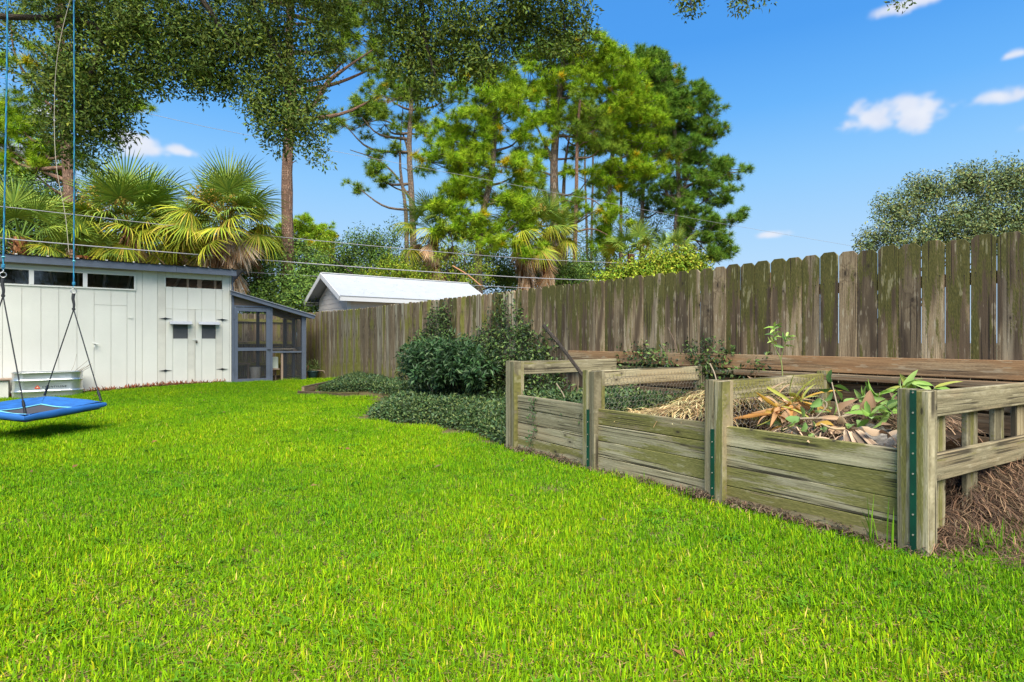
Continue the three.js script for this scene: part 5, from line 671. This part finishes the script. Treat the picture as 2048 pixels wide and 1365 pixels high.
// ---------------------------------------------------------------- cabbage palms
function fanGeo(seed, R, tones, droop, half = 2.0, n = 38, pet = 0.9) {
  const r = rng(seed), L = new Leaves(), stalk = vary(tones[0], r, 0.1); const s = V(0, 0, 0.016), tip = V(pet, -0.06 * pet, 0);
  for (const o of [V(0, 0, 0.016), V(0, 0.012, -0.012)]) { L.tri(V(0, 0, 0).add(o), tip.clone().add(o), tip.clone().sub(o), stalk); L.tri(V(0, 0, 0).add(o), tip.clone().sub(o), V(0, 0, 0).sub(o), stalk); }
  for (let i = 0; i < n; i++) {
    const t = (i / (n - 1) - 0.5) * 2, an = t * half, len = R * (1 - 0.30 * Math.abs(t)) * (0.88 + 0.2 * r()), d = V(Math.cos(an), 0.12 * (1 - t * t) - 0.05, Math.sin(an)), sd = V(-Math.sin(an), 0, Math.cos(an)), col = vary(tones[Math.floor(r() * tones.length)], r, 0.2), w = R * 0.034, dr = droop * (0.6 + 0.8 * r());
    let a = tip.clone(), wa = 0.004; const base = an; 
    for (const [f, k] of [[0.38, 1], [0.72, 0.75], [1, 0.05]]) { const b = tip.clone().addScaledVector(d, len * f); b.y -= len * dr * f * f * f + 0.25 * droop * len * f * Math.abs(t); const zig = 0.35 * (i % 2 ? 1 : -1); const sa = sd.clone().multiplyScalar(wa).add(V(0, wa * zig, 0)), sb = sd.clone().multiplyScalar(w * k * 0.5).add(V(0, w * k * 0.5 * zig, 0)); L.tri(a.clone().sub(sa), a.clone().add(sa), b.clone().add(sb), col); L.tri(a.clone().sub(sa), b.clone().add(sb), b.clone().sub(sb), col); a = b; wa = w * k * 0.5; }
  }
  return L.build();
}
const greenFan = [0, 1, 2, 3].map(k => fanGeo(900 + k, 0.95, [[0.14, 0.24, 0.04], [0.20, 0.30, 0.045], [0.26, 0.34, 0.045]], [0.12, 0.25, 0.4, 0.55][k])), limeFan = [0, 1, 2].map(k => fanGeo(910 + k, 0.95, [[0.32, 0.38, 0.025], [0.42, 0.42, 0.03], [0.22, 0.30, 0.025], [0.50, 0.40, 0.06]], [0.3, 0.5, 0.75][k])), deadFan = [0, 1, 2].map(k => fanGeo(920 + k, 1.05, [[0.46, 0.28, 0.14], [0.56, 0.38, 0.22], [0.36, 0.18, 0.07], [0.60, 0.47, 0.32]], [0.05, 0.15, 0.25][k], [0.45, 0.7, 0.9][k], 26, 0.55));
const fruitGeo = (() => { const r = rng(930), L = new Leaves(); for (let i = 0; i < 420; i++) { const d = randDir(r), p = d.clone().multiplyScalar(0.3 * Math.cbrt(r())); p.y *= 1.3; L.leaf(p, randDir(r), randDir(r), 0.06, 0.03, vary([[0.34, 0.22, 0.03], [0.42, 0.29, 0.05], [0.24, 0.17, 0.03]][i % 3], r, 0.3)); } return L.build(); })();
function palm(label, px, py, D, R, opts, seed) {                    // px, py: heart of the crown in the photograph
  const r = rng(seed), h = at(px, py, D), t = thing('cabbage_palm', label, 'palm tree', [h.x, 0, h.z], 0, 'cabbage palms behind the yard'); const top = h.y, lx = opts.lean || 0, heart = V(0, top, 0);
  part('trunk', limb([V(-lx, -0.1, 0), V(-lx * 0.5, top * 0.5, 0.05), V(0, top - 0.1, 0)], 0.19 * (opts.fat || 1), 0.16 * (opts.fat || 1), 10, 0.5), M.palmBark, t);
  const bo = new Leaves(); for (let i = 0; i < 70; i++) { const an = i * 2.4, y = top - 0.2 - i * 0.02; if (y < 0.3) break; const d = V(Math.cos(an), 0.9, Math.sin(an)); bo.leaf(V(Math.cos(an) * 0.13, y, Math.sin(an) * 0.13), d, V(Math.cos(an), -0.2, Math.sin(an)), 0.26, 0.09, vary([0.26, 0.15, 0.08], r, 0.3), 0.3, -0.1); } part('leaf_bases', bo.build(), M.dry, t).userData.kind = 'stuff';
  const addF = (name, geo, mat, az, el, s, roll = 0) => { const m = part(name, geo, mat, t); m.position.copy(heart).add(V(Math.cos(az) * 0.1, (el < -0.5 ? -0.25 : -0.05), -Math.sin(az) * 0.1)); m.rotation.order = 'YZX'; m.rotation.set(roll, az, el); m.scale.setScalar(s); return m; };
  const nG = opts.green ?? 20, nL = opts.lime ?? 8, nD = opts.dead ?? 8;
  for (let i = 0; i < nG; i++) { const f = i / nG, az = i * 2.39996 + r() * 0.5; addF('frond', greenFan[Math.min(3, Math.floor(f * 3 + r()))], M.leaf, az, lerp(1.35, 0.0, f) + (r() - 0.5) * 0.3, R * (0.85 + 0.3 * r()), (r() - 0.5) * 0.9); }
  for (let i = 0; i < nL; i++) addF('frond', limeFan[Math.floor(r() * 3)], M.leaf, i * 2.39996 + 1 + r() * 0.6, lerp(0.3, -0.75, i / nL) + (r() - 0.5) * 0.3, R * (0.85 + 0.3 * r()), (r() - 0.5) * 1.1);
  for (let i = 0; i < nD; i++) addF('dead_frond', deadFan[Math.floor(r() * 3)], M.dry, i * 2.39996 + 2 + r(), -0.75 - 0.75 * r(), R * (0.85 + 0.35 * r()), (r() - 0.5) * 1.4);
  for (let i = 0; i < (opts.skirt ?? 0); i++) { const m = addF('dead_frond', deadFan[i % 3], M.dry, r() * 6.283, -1.35 - 0.15 * r(), R * (0.9 + 0.3 * r()), (r() - 0.5) * 1.5); m.position.y -= 0.3 + (opts.skirtLen || 1) * (i / opts.skirt); }
  for (const [az, el, d] of opts.fruit || []) { const m = part('fruit_cluster', fruitGeo, M.dry, t); m.position.copy(heart).add(V(Math.cos(az) * Math.cos(el) * d, Math.sin(el) * d, -Math.sin(az) * Math.cos(el) * d)); m.scale.setScalar(R * 1.15); part('fruit_stem', limb([V(0, 0, 0), m.position.clone().sub(heart).multiplyScalar(-0.6 / R)], 0.015, 0.015, 5), M.palmBark, m); }
  return t;
}
palm('broad cabbage palm with yellowing fans behind the shed windows', 258, 450, 18.5, 1.2, { green: 30, lime: 28, dead: 22, skirt: 8, skirtLen: 0.6, fruit: [[-1.2, 0.4, 1.0], [-2.2, 0.5, 1.1]], fat: 1.1 }, 951);
palm('cabbage palm with orange fruit clusters and brown hanging fans behind the shed doors', 455, 436, 18, 1.05, { green: 26, lime: 20, dead: 26, skirt: 10, skirtLen: 0.6, fruit: [[-2.2, 0.40, 0.95], [-1.0, 0.05, 1.0], [-1.6, 0.25, 0.9]] }, 952);
palm('cabbage palm mostly hidden between two others, with rust-brown skirt', 362, 470, 19.5, 0.8, { green: 8, lime: 6, dead: 14, skirt: 6 }, 953);
palm('shadowy cabbage palm rising above the neighbour roof', 868, 455, 25, 1.1, { green: 18, lime: 7, dead: 9, skirt: 5 }, 954);
palm('cabbage palm with a long brown skirt of dead fans', 1050, 455, 25, 1.12, { green: 14, lime: 8, dead: 10, skirt: 18, skirtLen: 1.8, fruit: [[-1.9, 0.6, 0.7], [-0.7, 0.5, 0.9]] }, 955);
palm('cabbage palm with drooping fans and tan skirt beside the pine trunk', 1092, 462, 26, 1.0, { green: 14, lime: 12, dead: 8, skirt: 10, skirtLen: 1.2, fruit: [[-0.6, 0.7, 0.8]] }, 956);
palm('small cabbage palm with a fruit cluster above the yellow-green hedge', 1262, 505, 29, 1.0, { green: 16, lime: 6, dead: 5, fruit: [[-0.8, 0.25, 0.8]] }, 957);
palm('low cabbage palm next to the bright hedge top', 1345, 508, 31, 0.95, { green: 14, lime: 2, dead: 3 }, 958);
palm('weeping pale green palm drooping over the shed roof', 40, 468, 16.6, 0.95, { green: 16, lime: 3, dead: 3 }, 959);
palm('low pale palm peering over the ribbed shed roof', 165, 506, 17, 0.7, { green: 14, lime: 2, dead: 2 }, 960);
{ const m = part('fallen_palm_frond', deadFan[1].clone().scale(0.32, 0.32, 0.32), M.dry); const p = yard(14.4, 3.4, 2.66); m.position.copy(p); m.rotation.set(0.1, 2.2, -0.15); tag(m, 'dead palm frond fallen on the shed roof', 'palm frond'); }
{ const t = thing('broken_frond', 'broken orange palm stalk with hanging dead leaf behind the neighbour roof', 'palm frond'); part('stalk', limb([at(905, 532, 22.5), at(935, 550, 22.3), at(962, 572, 22)], 0.03, 0.022, 6), plain(0.45, 0.22, 0.10), t); const f = part('dead_leaf', deadFan[2].clone().scale(0.5, 0.5, 0.5), M.dry, t); f.position.copy(at(945, 556, 22.2)); f.rotation.set(0, 0.4, -0.6); }

// ---------------------------------------------------------------- background shrubs and trees
const bg = 'leafy shrubs and trees behind the yard';
bush('vine_thicket', 'dense vine-covered thicket behind the screened lean-to', 'thicket', [[520, 560, 70, 70], [590, 590, 60, 60, -0.6], [500, 500, 50, 50, 1], [620, 540, 50, 50, 1], [560, 500, 60, 40, 1], [590, 640, 60, 40, -0.6], [520, 620, 60, 50, -0.3], [640, 580, 30, 60, 1]], 19.2, 22, 'bush', 1001, bg, 0.85);
bush('vine_thicket', 'dark leafy thicket filling the gap under the palms', 'thicket', [[330, 505, 110, 60, 2], [200, 490, 110, 70, 2], [60, 490, 120, 70, 2], [430, 495, 70, 70, 2], [120, 420, 80, 60, 2], [300, 450, 60, 50, 2, 0.6]], 21.5, 18, 'bush', 1002, bg);
bush('leafy_tree', 'dark leafy tree behind the swing ropes', 'tree', [[60, 390, 80, 60], [10, 440, 70, 60], [130, 430, 60, 50], [-40, 380, 70, 70]], 22.5, 15, 'bush', 1003, bg);
bush('rounded_bush', 'rounded deep green bush above the neighbour roof', 'bush', [[745, 490, 50, 42], [700, 505, 44, 38], [770, 520, 44, 34, -0.5], [670, 530, 44, 30], [720, 545, 60, 24], [790, 470, 14, 30, 0, 0.6]], 27, 24, 'bush', 1004, bg);
bush('yellowing_vine', 'mound of yellow-green vine left of the long-skirted palm', 'vine', [[800, 535, 54, 34], [760, 555, 50, 22], [840, 555, 44, 26], [650, 500, 26, 40, 1.5]], 24.5, 26, 'yellow', 1005, bg, 0.8);
bush('red_tinged_vine', 'vine tangle with red and yellow leaves climbing below the bright pine', 'vine', [[930, 500, 46, 46], [890, 520, 30, 50], [960, 540, 40, 40], [925, 560, 50, 26], [900, 450, 24, 30, 0, 0.6]], 23.4, 14, 'yellow', 1006, bg, 0.55);
bush('dark_thicket', 'dark thicket behind the slim pine trunk', 'thicket', [[1165, 540, 50, 46], [1120, 555, 50, 36], [1195, 565, 50, 34], [1010, 560, 60, 30, 1]], 31, 22, 'bush', 1007, bg, 1.1);
bush('dark_evergreen', 'shadowy bare-limbed evergreen behind the pine group', 'tree', [[1285, 420, 50, 70, 0, 0.8], [1310, 470, 50, 46, 0, 0.8], [1255, 450, 44, 50, 0, 0.7], [1335, 410, 40, 50, 0, 0.7], [1225, 520, 50, 50, 0, 1], [1180, 480, 40, 50, 0, 0.6], [1370, 480, 50, 40, 0, 0.6]], 39, 16, 'bush', 1008, bg, 1.0);
bush('green_thicket', 'mid-green thicket just above the ridge of the neighbour roof', 'thicket', [[700, 556, 70, 32], [800, 556, 80, 36], [900, 555, 80, 44], [1000, 550, 80, 50], [640, 560, 50, 40, 2], [1080, 545, 60, 50], [860, 520, 70, 46, 1, 0.8], [1150, 550, 60, 44], [970, 510, 60, 40, 1, 0.7]], 27.5, 26, 'bush', 1011, bg, 1.0);
[['broad leafy garden tree mirrored in the shed windows', 9, 10, 5.2, 3.4], ['tall leafy garden tree across the lawn from the shed', 3.5, 14, 6.0, 3.6], ['rounded leafy garden tree across the lawn from the fence', 15, 6.5, 4.8, 3.2]].forEach(([label, x, z, y, rad], k) => {
  const t = thing('garden_tree', label, 'tree', [x, 0, z], 0, 'garden trees across the lawn'), r = rng(1050 + k), its = [[], []], ends = [];
  for (let i = 0; i < 9; i++) { const d = randDir(r); d.y = d.y * 0.6; const c = V(0, y, 0).addScaledVector(d, rad * 0.6); ends.push(c); for (let q = 0; q < 120; q++) { const u = randDir(r), p = c.clone().addScaledVector(u, rad * 0.5 * Math.sqrt(r())); its[q % 2].push({ p, dir: u.clone().add(V(0, 0.6, 0)), t: r() * 6, s: 1 + r(), c: (g => [g, g, g])(0.7 + 0.5 * r()) }); } }
  part('trunk', [limb([V(0, -0.1, 0), V(0.1, y * 0.4, 0.05), V(0, y * 0.75, 0)], 0.25, 0.16, 9, 0.2), ...ends.map(e => limb([V(0, y * 0.7, 0), V(e.x * 0.5, (e.y + y * 0.7) / 2, e.z * 0.5), e], 0.09, 0.03, 6))], M.oakBark, t); its.forEach((it, i) => scatter('crown', sprigs.bush[i], M.leaf, it, t));
});
bush('bright_hedge', 'sunny yellow-green hedge showing over the fence top', 'hedge', [[1225, 562, 40, 20], [1270, 548, 46, 26], [1315, 535, 46, 30], [1355, 525, 42, 30], [1390, 540, 30, 30], [1330, 565, 90, 20]], 11.2, 40, 'yellow', 1009, bg, 0.62);
bush('live_oak', 'grey-green spreading oak behind the tall end of the fence', 'tree', [[1800, 420, 60, 46], [1770, 470, 60, 30, 0, 0.8], [1860, 380, 60, 42], [1940, 365, 70, 46], [2020, 360, 60, 50], [1900, 440, 80, 46], [1990, 430, 80, 50], [2080, 380, 70, 60], [1845, 480, 70, 30, 0, 0.8], [1950, 480, 80, 30], [2050, 460, 80, 40], [1740, 490, 34, 16, 0, 0.7], [2120, 440, 80, 70]], 27, 17, 'grey', 1010, bg, 1.0);

// ---------------------------------------------------------------- oak over the yard
{
  const r = rng(1101), t = thing('shade_oak', 'overhanging oak with dense dark leaves that carries the swing', 'oak tree'), trunk = V(-10.2, 0, -4.6);
  const limbs = [[[V(-10.2, -0.1, -4.6), V(-10.0, 2, -4.7), V(-9.6, 4.2, -5.0), V(-9.0, 6.0, -5.6)], 0.42, 0.28], [[V(-9.0, 6.0, -5.6), V(-7.2, 6.35, -6.4), V(-5.5, 6.42, -6.75), V(-3.8, 6.9, -7.6), V(-1.6, 7.3, -8.4)], 0.2, 0.07], [[V(-9.0, 6.0, -5.6), V(-7.8, 7.2, -7.2), V(-6, 7.8, -8.8), V(-4.2, 7.9, -9.6)], 0.16, 0.06], [[V(-5.5, 6.42, -6.75), V(-5.3, 6.35, -7.4), V(-5.2, 6.2, -8.2)], 0.09, 0.05], [[V(-1.6, 7.3, -8.4), V(-0.4, 7.2, -8.8), V(0.8, 7.0, -9)], 0.06, 0.03], [[V(-9.0, 6.0, -5.6), V(-8.6, 6.6, -7.5), V(-8.2, 6.2, -9.0)], 0.14, 0.05], [[at(380, -40, 8.6), at(425, 30, 8.7), at(455, 75, 8.8), at(480, 95, 8.9)], 0.05, 0.03], [[V(-4.2, 7.9, -9.6), at(500, -20, 9), at(560, 120, 9), at(575, 220, 9)], 0.05, 0.02], [[V(-8.2, 6.2, -9.0), at(200, 60, 9), at(170, 180, 9), at(160, 260, 9)], 0.05, 0.02], [[V(-1.6, 7.3, -8.4), at(840, -20, 9), at(850, 80, 9), at(870, 150, 9)], 0.05, 0.02], [[V(0.8, 7.0, -9), at(1120, -20, 9), at(1130, 60, 9)], 0.03, 0.015], [[V(0.8, 7.0, -9), V(1.9, 6.9, -8.9), at(1375, -40, 9), at(1382, 12, 9)], 0.025, 0.01], [[at(1375, -40, 9), at(1440, -30, 9), at(1495, 8, 9)], 0.014, 0.008], [[at(1440, -30, 9), at(1620, -50, 9), at(1795, -4, 9)], 0.014, 0.006]];
  part('trunk', limbs.slice(0, 1).map(([p, a, b]) => limb(p, a, b, 12, 0.2)), M.oakBark, t); limbs.slice(1).forEach(([p, a, b]) => part('limb', limb(p, a, b, 7, 0.25), M.oakBark, t));
  const blobs = [[150, 250, 80, 85], [190, 150, 85, 80], [120, 170, 60, 70, 0, 0.7], [215, 230, 50, 60], [60, 40, 70, 40, 1, 0.45], [170, 40, 80, 60], [280, 60, 90, 70], [310, 140, 70, 50], [380, 70, 90, 80], [400, 150, 60, 45], [470, 100, 80, 80], [440, 170, 30, 34, 0, 0.8], [540, 60, 90, 70], [560, 160, 80, 60], [560, 240, 62, 62], [610, 240, 44, 60, 0, 0.8], [520, 210, 40, 40, 0, 0.7], [640, 100, 50, 60, 0, 0.6], [640, 310, 26, 30, 0, 0.4], [790, 40, 70, 45], [830, 100, 66, 50], [840, 170, 56, 34, 0, 0.8], [900, 50, 80, 60], [930, 120, 60, 45], [1000, 60, 70, 60], [1060, 40, 70, 50], [1130, 40, 56, 40], [1160, 80, 30, 30, 0, 0.6], [1100, 100, 50, 30, 0, 0.7], [660, 10, 70, 26, 0, 0.6], [1382, 8, 24, 22, 0, 0.8], [1500, 0, 44, 14, 0, 0.5], [1380, -30, 40, 20, 0, 0.6], [1795, -6, 26, 12, 0, 0.6], [990, 130, 40, 26, 0, 0.7],
    [100, -70, 150, 60, -0.5, 0.6], [330, -70, 160, 60, -0.5, 0.6], [580, -60, 150, 60, -0.5, 0.6], [840, -60, 150, 60, -0.5, 0.6], [1070, -50, 120, 50, -0.5, 0.6], [-100, 60, 120, 120, 0, 0.4]];
  const pts = fill(blobs, 9.2, 14, r, 0.5, 1.1); sprigs.oak.forEach((g, i) => scatter('crown', g, M.leaf, leafItems(pts.filter((_, j) => j % 3 === i), r, 1), t));
}

// ---------------------------------------------------------------- planting along the fence
function onFence(name, label, blobs, kind, seed, n, mat, s0) { // blobs: a, y, ra, ry, thickness; leaves clinging to the boards
  const r = rng(seed), t = thing(name, label, 'vine'), items = [[], []], stems = [];
  for (const [a, y, ra, ry, th, w = 1] of blobs) {
    const foot = yard(a + (r() - 0.5) * ra, 0.04); foot.y = groundHeight(foot.x, foot.z); const head = yard(a, 0.05, y + ry * 0.6); stems.push(limb([foot, foot.clone().lerp(head, 0.5).add(V((r() - 0.5) * 0.15, 0, 0)), head], 0.012, 0.004, 5));
    for (let i = 0; i < n * ra * ry * w; i++) { const an = r() * 6.283, m = Math.sqrt(r()) * (0.8 + 0.4 * fbm(Math.cos(an) * 2 + a * 3, Math.sin(an) * 2, 2)), p = yard(a + Math.cos(an) * ra * m, 0.02 + th * (1 - m * m) * r(), y + Math.sin(an) * ry * m); if (p.y < 0.02) continue; items[i % 2].push({ p, dir: V(-FZ, 0.9, FX).add(randDir(r).multiplyScalar(0.8)), t: r() * 6.283, s: s0 * (0.7 + 0.6 * r()), c: (k => [k, k, k])(0.7 + 0.6 * r()) }); }
  }
  part('stem', stems, twigDark, t); items.forEach((it, k) => scatter('foliage', sprigs[kind][k], mat, it, t)); return t;
}
onFence('climbing_vine', 'dark glossy vine climbing the fence to a narrow point', [[7.35, 1.32, 0.42, 0.42, 0.14], [7.5, 1.0, 0.85, 0.40, 0.26], [7.3, 0.60, 1.05, 0.46, 0.40], [6.7, 0.8, 0.6, 0.35, 0.35], [7.1, 1.58, 0.12, 0.2, 0.06, 0.7], [8.2, 0.75, 0.35, 0.3, 0.1, 0.8]], 'vine', 1201, 330, M.gloss, 1.0);
onFence('climbing_vine', 'wide dark vine mound leaning on the fence by the compost bin', [[5.45, 0.82, 1.0, 0.56, 0.5], [5.1, 1.05, 0.75, 0.42, 0.3], [6.2, 0.75, 0.7, 0.45, 0.4], [5.6, 0.40, 1.2, 0.4, 0.7], [5.35, 1.42, 0.36, 0.36, 0.10, 0.8], [4.6, 0.6, 0.5, 0.5, 0.5], [6.3, 0.7, 0.5, 0.3, 0.3, 0.8], [5.75, 1.45, 0.1, 0.25, 0.05, 0.4], [4.2, 0.35, 0.4, 0.35, 0.5]], 'vine', 1202, 330, M.gloss, 1.0);
onFence('ledge_vine', 'dark ivy trailing over the back plank of the compost bin', [[2.75, 0.92, 0.42, 0.13, 0.16], [1.95, 0.95, 0.32, 0.2, 0.18], [1.8, 0.76, 0.26, 0.18, 0.2], [2.35, 0.86, 0.7, 0.06, 0.12], [1.45, 0.85, 0.25, 0.12, 0.16, 0.7], [3.0, 0.8, 0.3, 0.1, 0.2, 0.6]], 'vine', 1203, 520, M.gloss, 0.8);
{ // glossy shrub on a bare stem
  const r = rng(1301), t = thing('glossy_shrub', 'glossy dark green shrub on a single stem in the vine bed', 'shrub'), base = yard(6.45, 0.72); base.y = groundHeight(base.x, base.z); const head = yard(6.35, 0.7, 0.82), items = [[], []];
  part('stem', [limb([base, base.clone().lerp(head, 0.5).add(V(0.02, 0, 0.01)), head], 0.018, 0.01, 7), limb([base.clone().lerp(head, 0.35), yard(6.75, 0.72, 0.6)], 0.01, 0.006, 5), limb([base.clone().lerp(head, 0.4), yard(6.0, 0.75, 0.65)], 0.01, 0.006, 5)], twigMat, t);
  for (const [a, b, y, ra, rb, ry, n] of [[6.75, 0.68, 0.82, 0.5, 0.34, 0.26, 190], [5.95, 0.62, 0.86, 0.6, 0.34, 0.28, 210], [6.3, 0.72, 0.6, 0.6, 0.34, 0.2, 120], [7.15, 0.55, 0.62, 0.4, 0.28, 0.24, 90], [5.4, 0.6, 0.7, 0.4, 0.3, 0.24, 90]]) for (let i = 0; i < n; i++) { const q = randDir(r), m = Math.pow(r(), 0.45), p = yard(a + q.x * ra * m, b + q.z * rb * m, y + q.y * ry * m); items[i % 2].push({ p, dir: V(-FZ * 0.6, 1, FX * 0.6).add(randDir(r).multiplyScalar(0.6)), t: r() * 6.283, s: 0.7 + 0.5 * r(), c: (k => [k, k, k])(0.7 + 0.7 * r()) }); }
  items.forEach((it, k) => scatter('foliage', sprigs.shrub[k], M.gloss, it, t));
}
{ // low trailing ground cover in the bed and the far bay
  const r = rng(1401), items = [[], []], t = thing('ground_cover', 'low dark green trailing ground cover in the fence bed', 'ground cover', [0, 0, 0], 0, null, 'stuff');
  const put_ = (a, b, h) => { const p = yard(a, b); p.y = Math.max(0, groundHeight(p.x, p.z)) + h; items[items[0].length > items[1].length ? 1 : 0].push({ p, dir: V(-FZ * 0.5, 1.2, FX * 0.5).add(randDir(r).multiplyScalar(0.7)), t: r() * 6.283, s: 0.75 + 0.6 * r(), c: (k => [k, k, k * 1.05])(0.75 + 0.6 * r()) }); };
  for (let i = 0; i < 9000; i++) { const a = 3.15 + 8 * r(), e = lawnEdge(a) - 0.13 + 0.12 * (fbm(a * 3, 4, 2) - 0.5), b = r() * 2; if (b > e || (a > 7.6 && b > e - 0.14 - 0.22 * fbm(a * 4, b * 4, 2))) continue; const hump = a < 6.4 ? 0.22 * Math.sqrt(smooth(e + 0.02, e - 0.5, b)) : 0.09 * smooth(e, e - 0.4, b); put_(a, b, hump * (0.75 + 0.5 * fbm(a * 2.4, b * 2.4, 2)) * (0.6 + 0.4 * r()) + 0.01); }
  for (let i = 0; i < 1100; i++) put_(2.04 + 1.05 * r(), 0.1 + 1.42 * r(), 0.40 + 0.16 * r() * fbm(i, 3, 1));
  items.forEach((it, k) => scatter('trailing_leaves', sprigs.cover[k], M.gloss, it, t));
  const v = thing('trailing_vine', 'thin vine strand hanging down the front boards of the far bay', 'vine'), L = new Leaves(), pts = [yard(2.78, 1.615, 0.56), yard(2.8, 1.625, 0.42), yard(2.76, 1.625, 0.28), yard(2.82, 1.63, 0.1)]; part('stem', limb(pts, 0.003, 0.002, 4), twigDark, v); const cu = new THREE.CatmullRomCurve3(pts); for (let i = 0; i < 60; i++) { const p = cu.getPoint(r()).add(V((r() - 0.5) * 0.1, (r() - 0.5) * 0.03, 0.01)); L.leaf(p, randDir(r).add(V(0, -0.4, 0)), V(-FZ, 0.5, FX), 0.035, 0.02, vary([0.05, 0.10, 0.03], r, 0.3)); } part('foliage', L.build(), M.gloss, v).userData.kind = 'stuff';
}
{ // a few fallen leaves on the lawn
  const r = rng(1501), L = new Leaves(); L.leaf(V(0, 0, 0), V(1, 0.15, 0), V(0, 1, 0.3), 0.05, 0.026, [0.15, 0.095, 0.05], 0.5); const its = []; for (let i = 0; i < 170; i++) { const x = -9 + 13 * r(), z = -1.6 - 11 * r(); if (!onLawn(x, z)) continue; its.push({ p: V(x, groundHeight(x, z) + 0.03 + 0.012 * r(), z), dir: V((r() - 0.5) * 0.8, 1, (r() - 0.5) * 0.8), t: r() * 6.283, s: 0.5 + 0.8 * r(), c: [0.8 + 0.7 * r(), 0.8 + 0.6 * r(), 0.8] }); }
  tag(scatter('fallen_leaves', L.build(), M.dry, its, scene), 'scattered small brown leaves fallen on the lawn', 'leaf litter', null, 'stuff');
}
renderer.render(scene, camera);
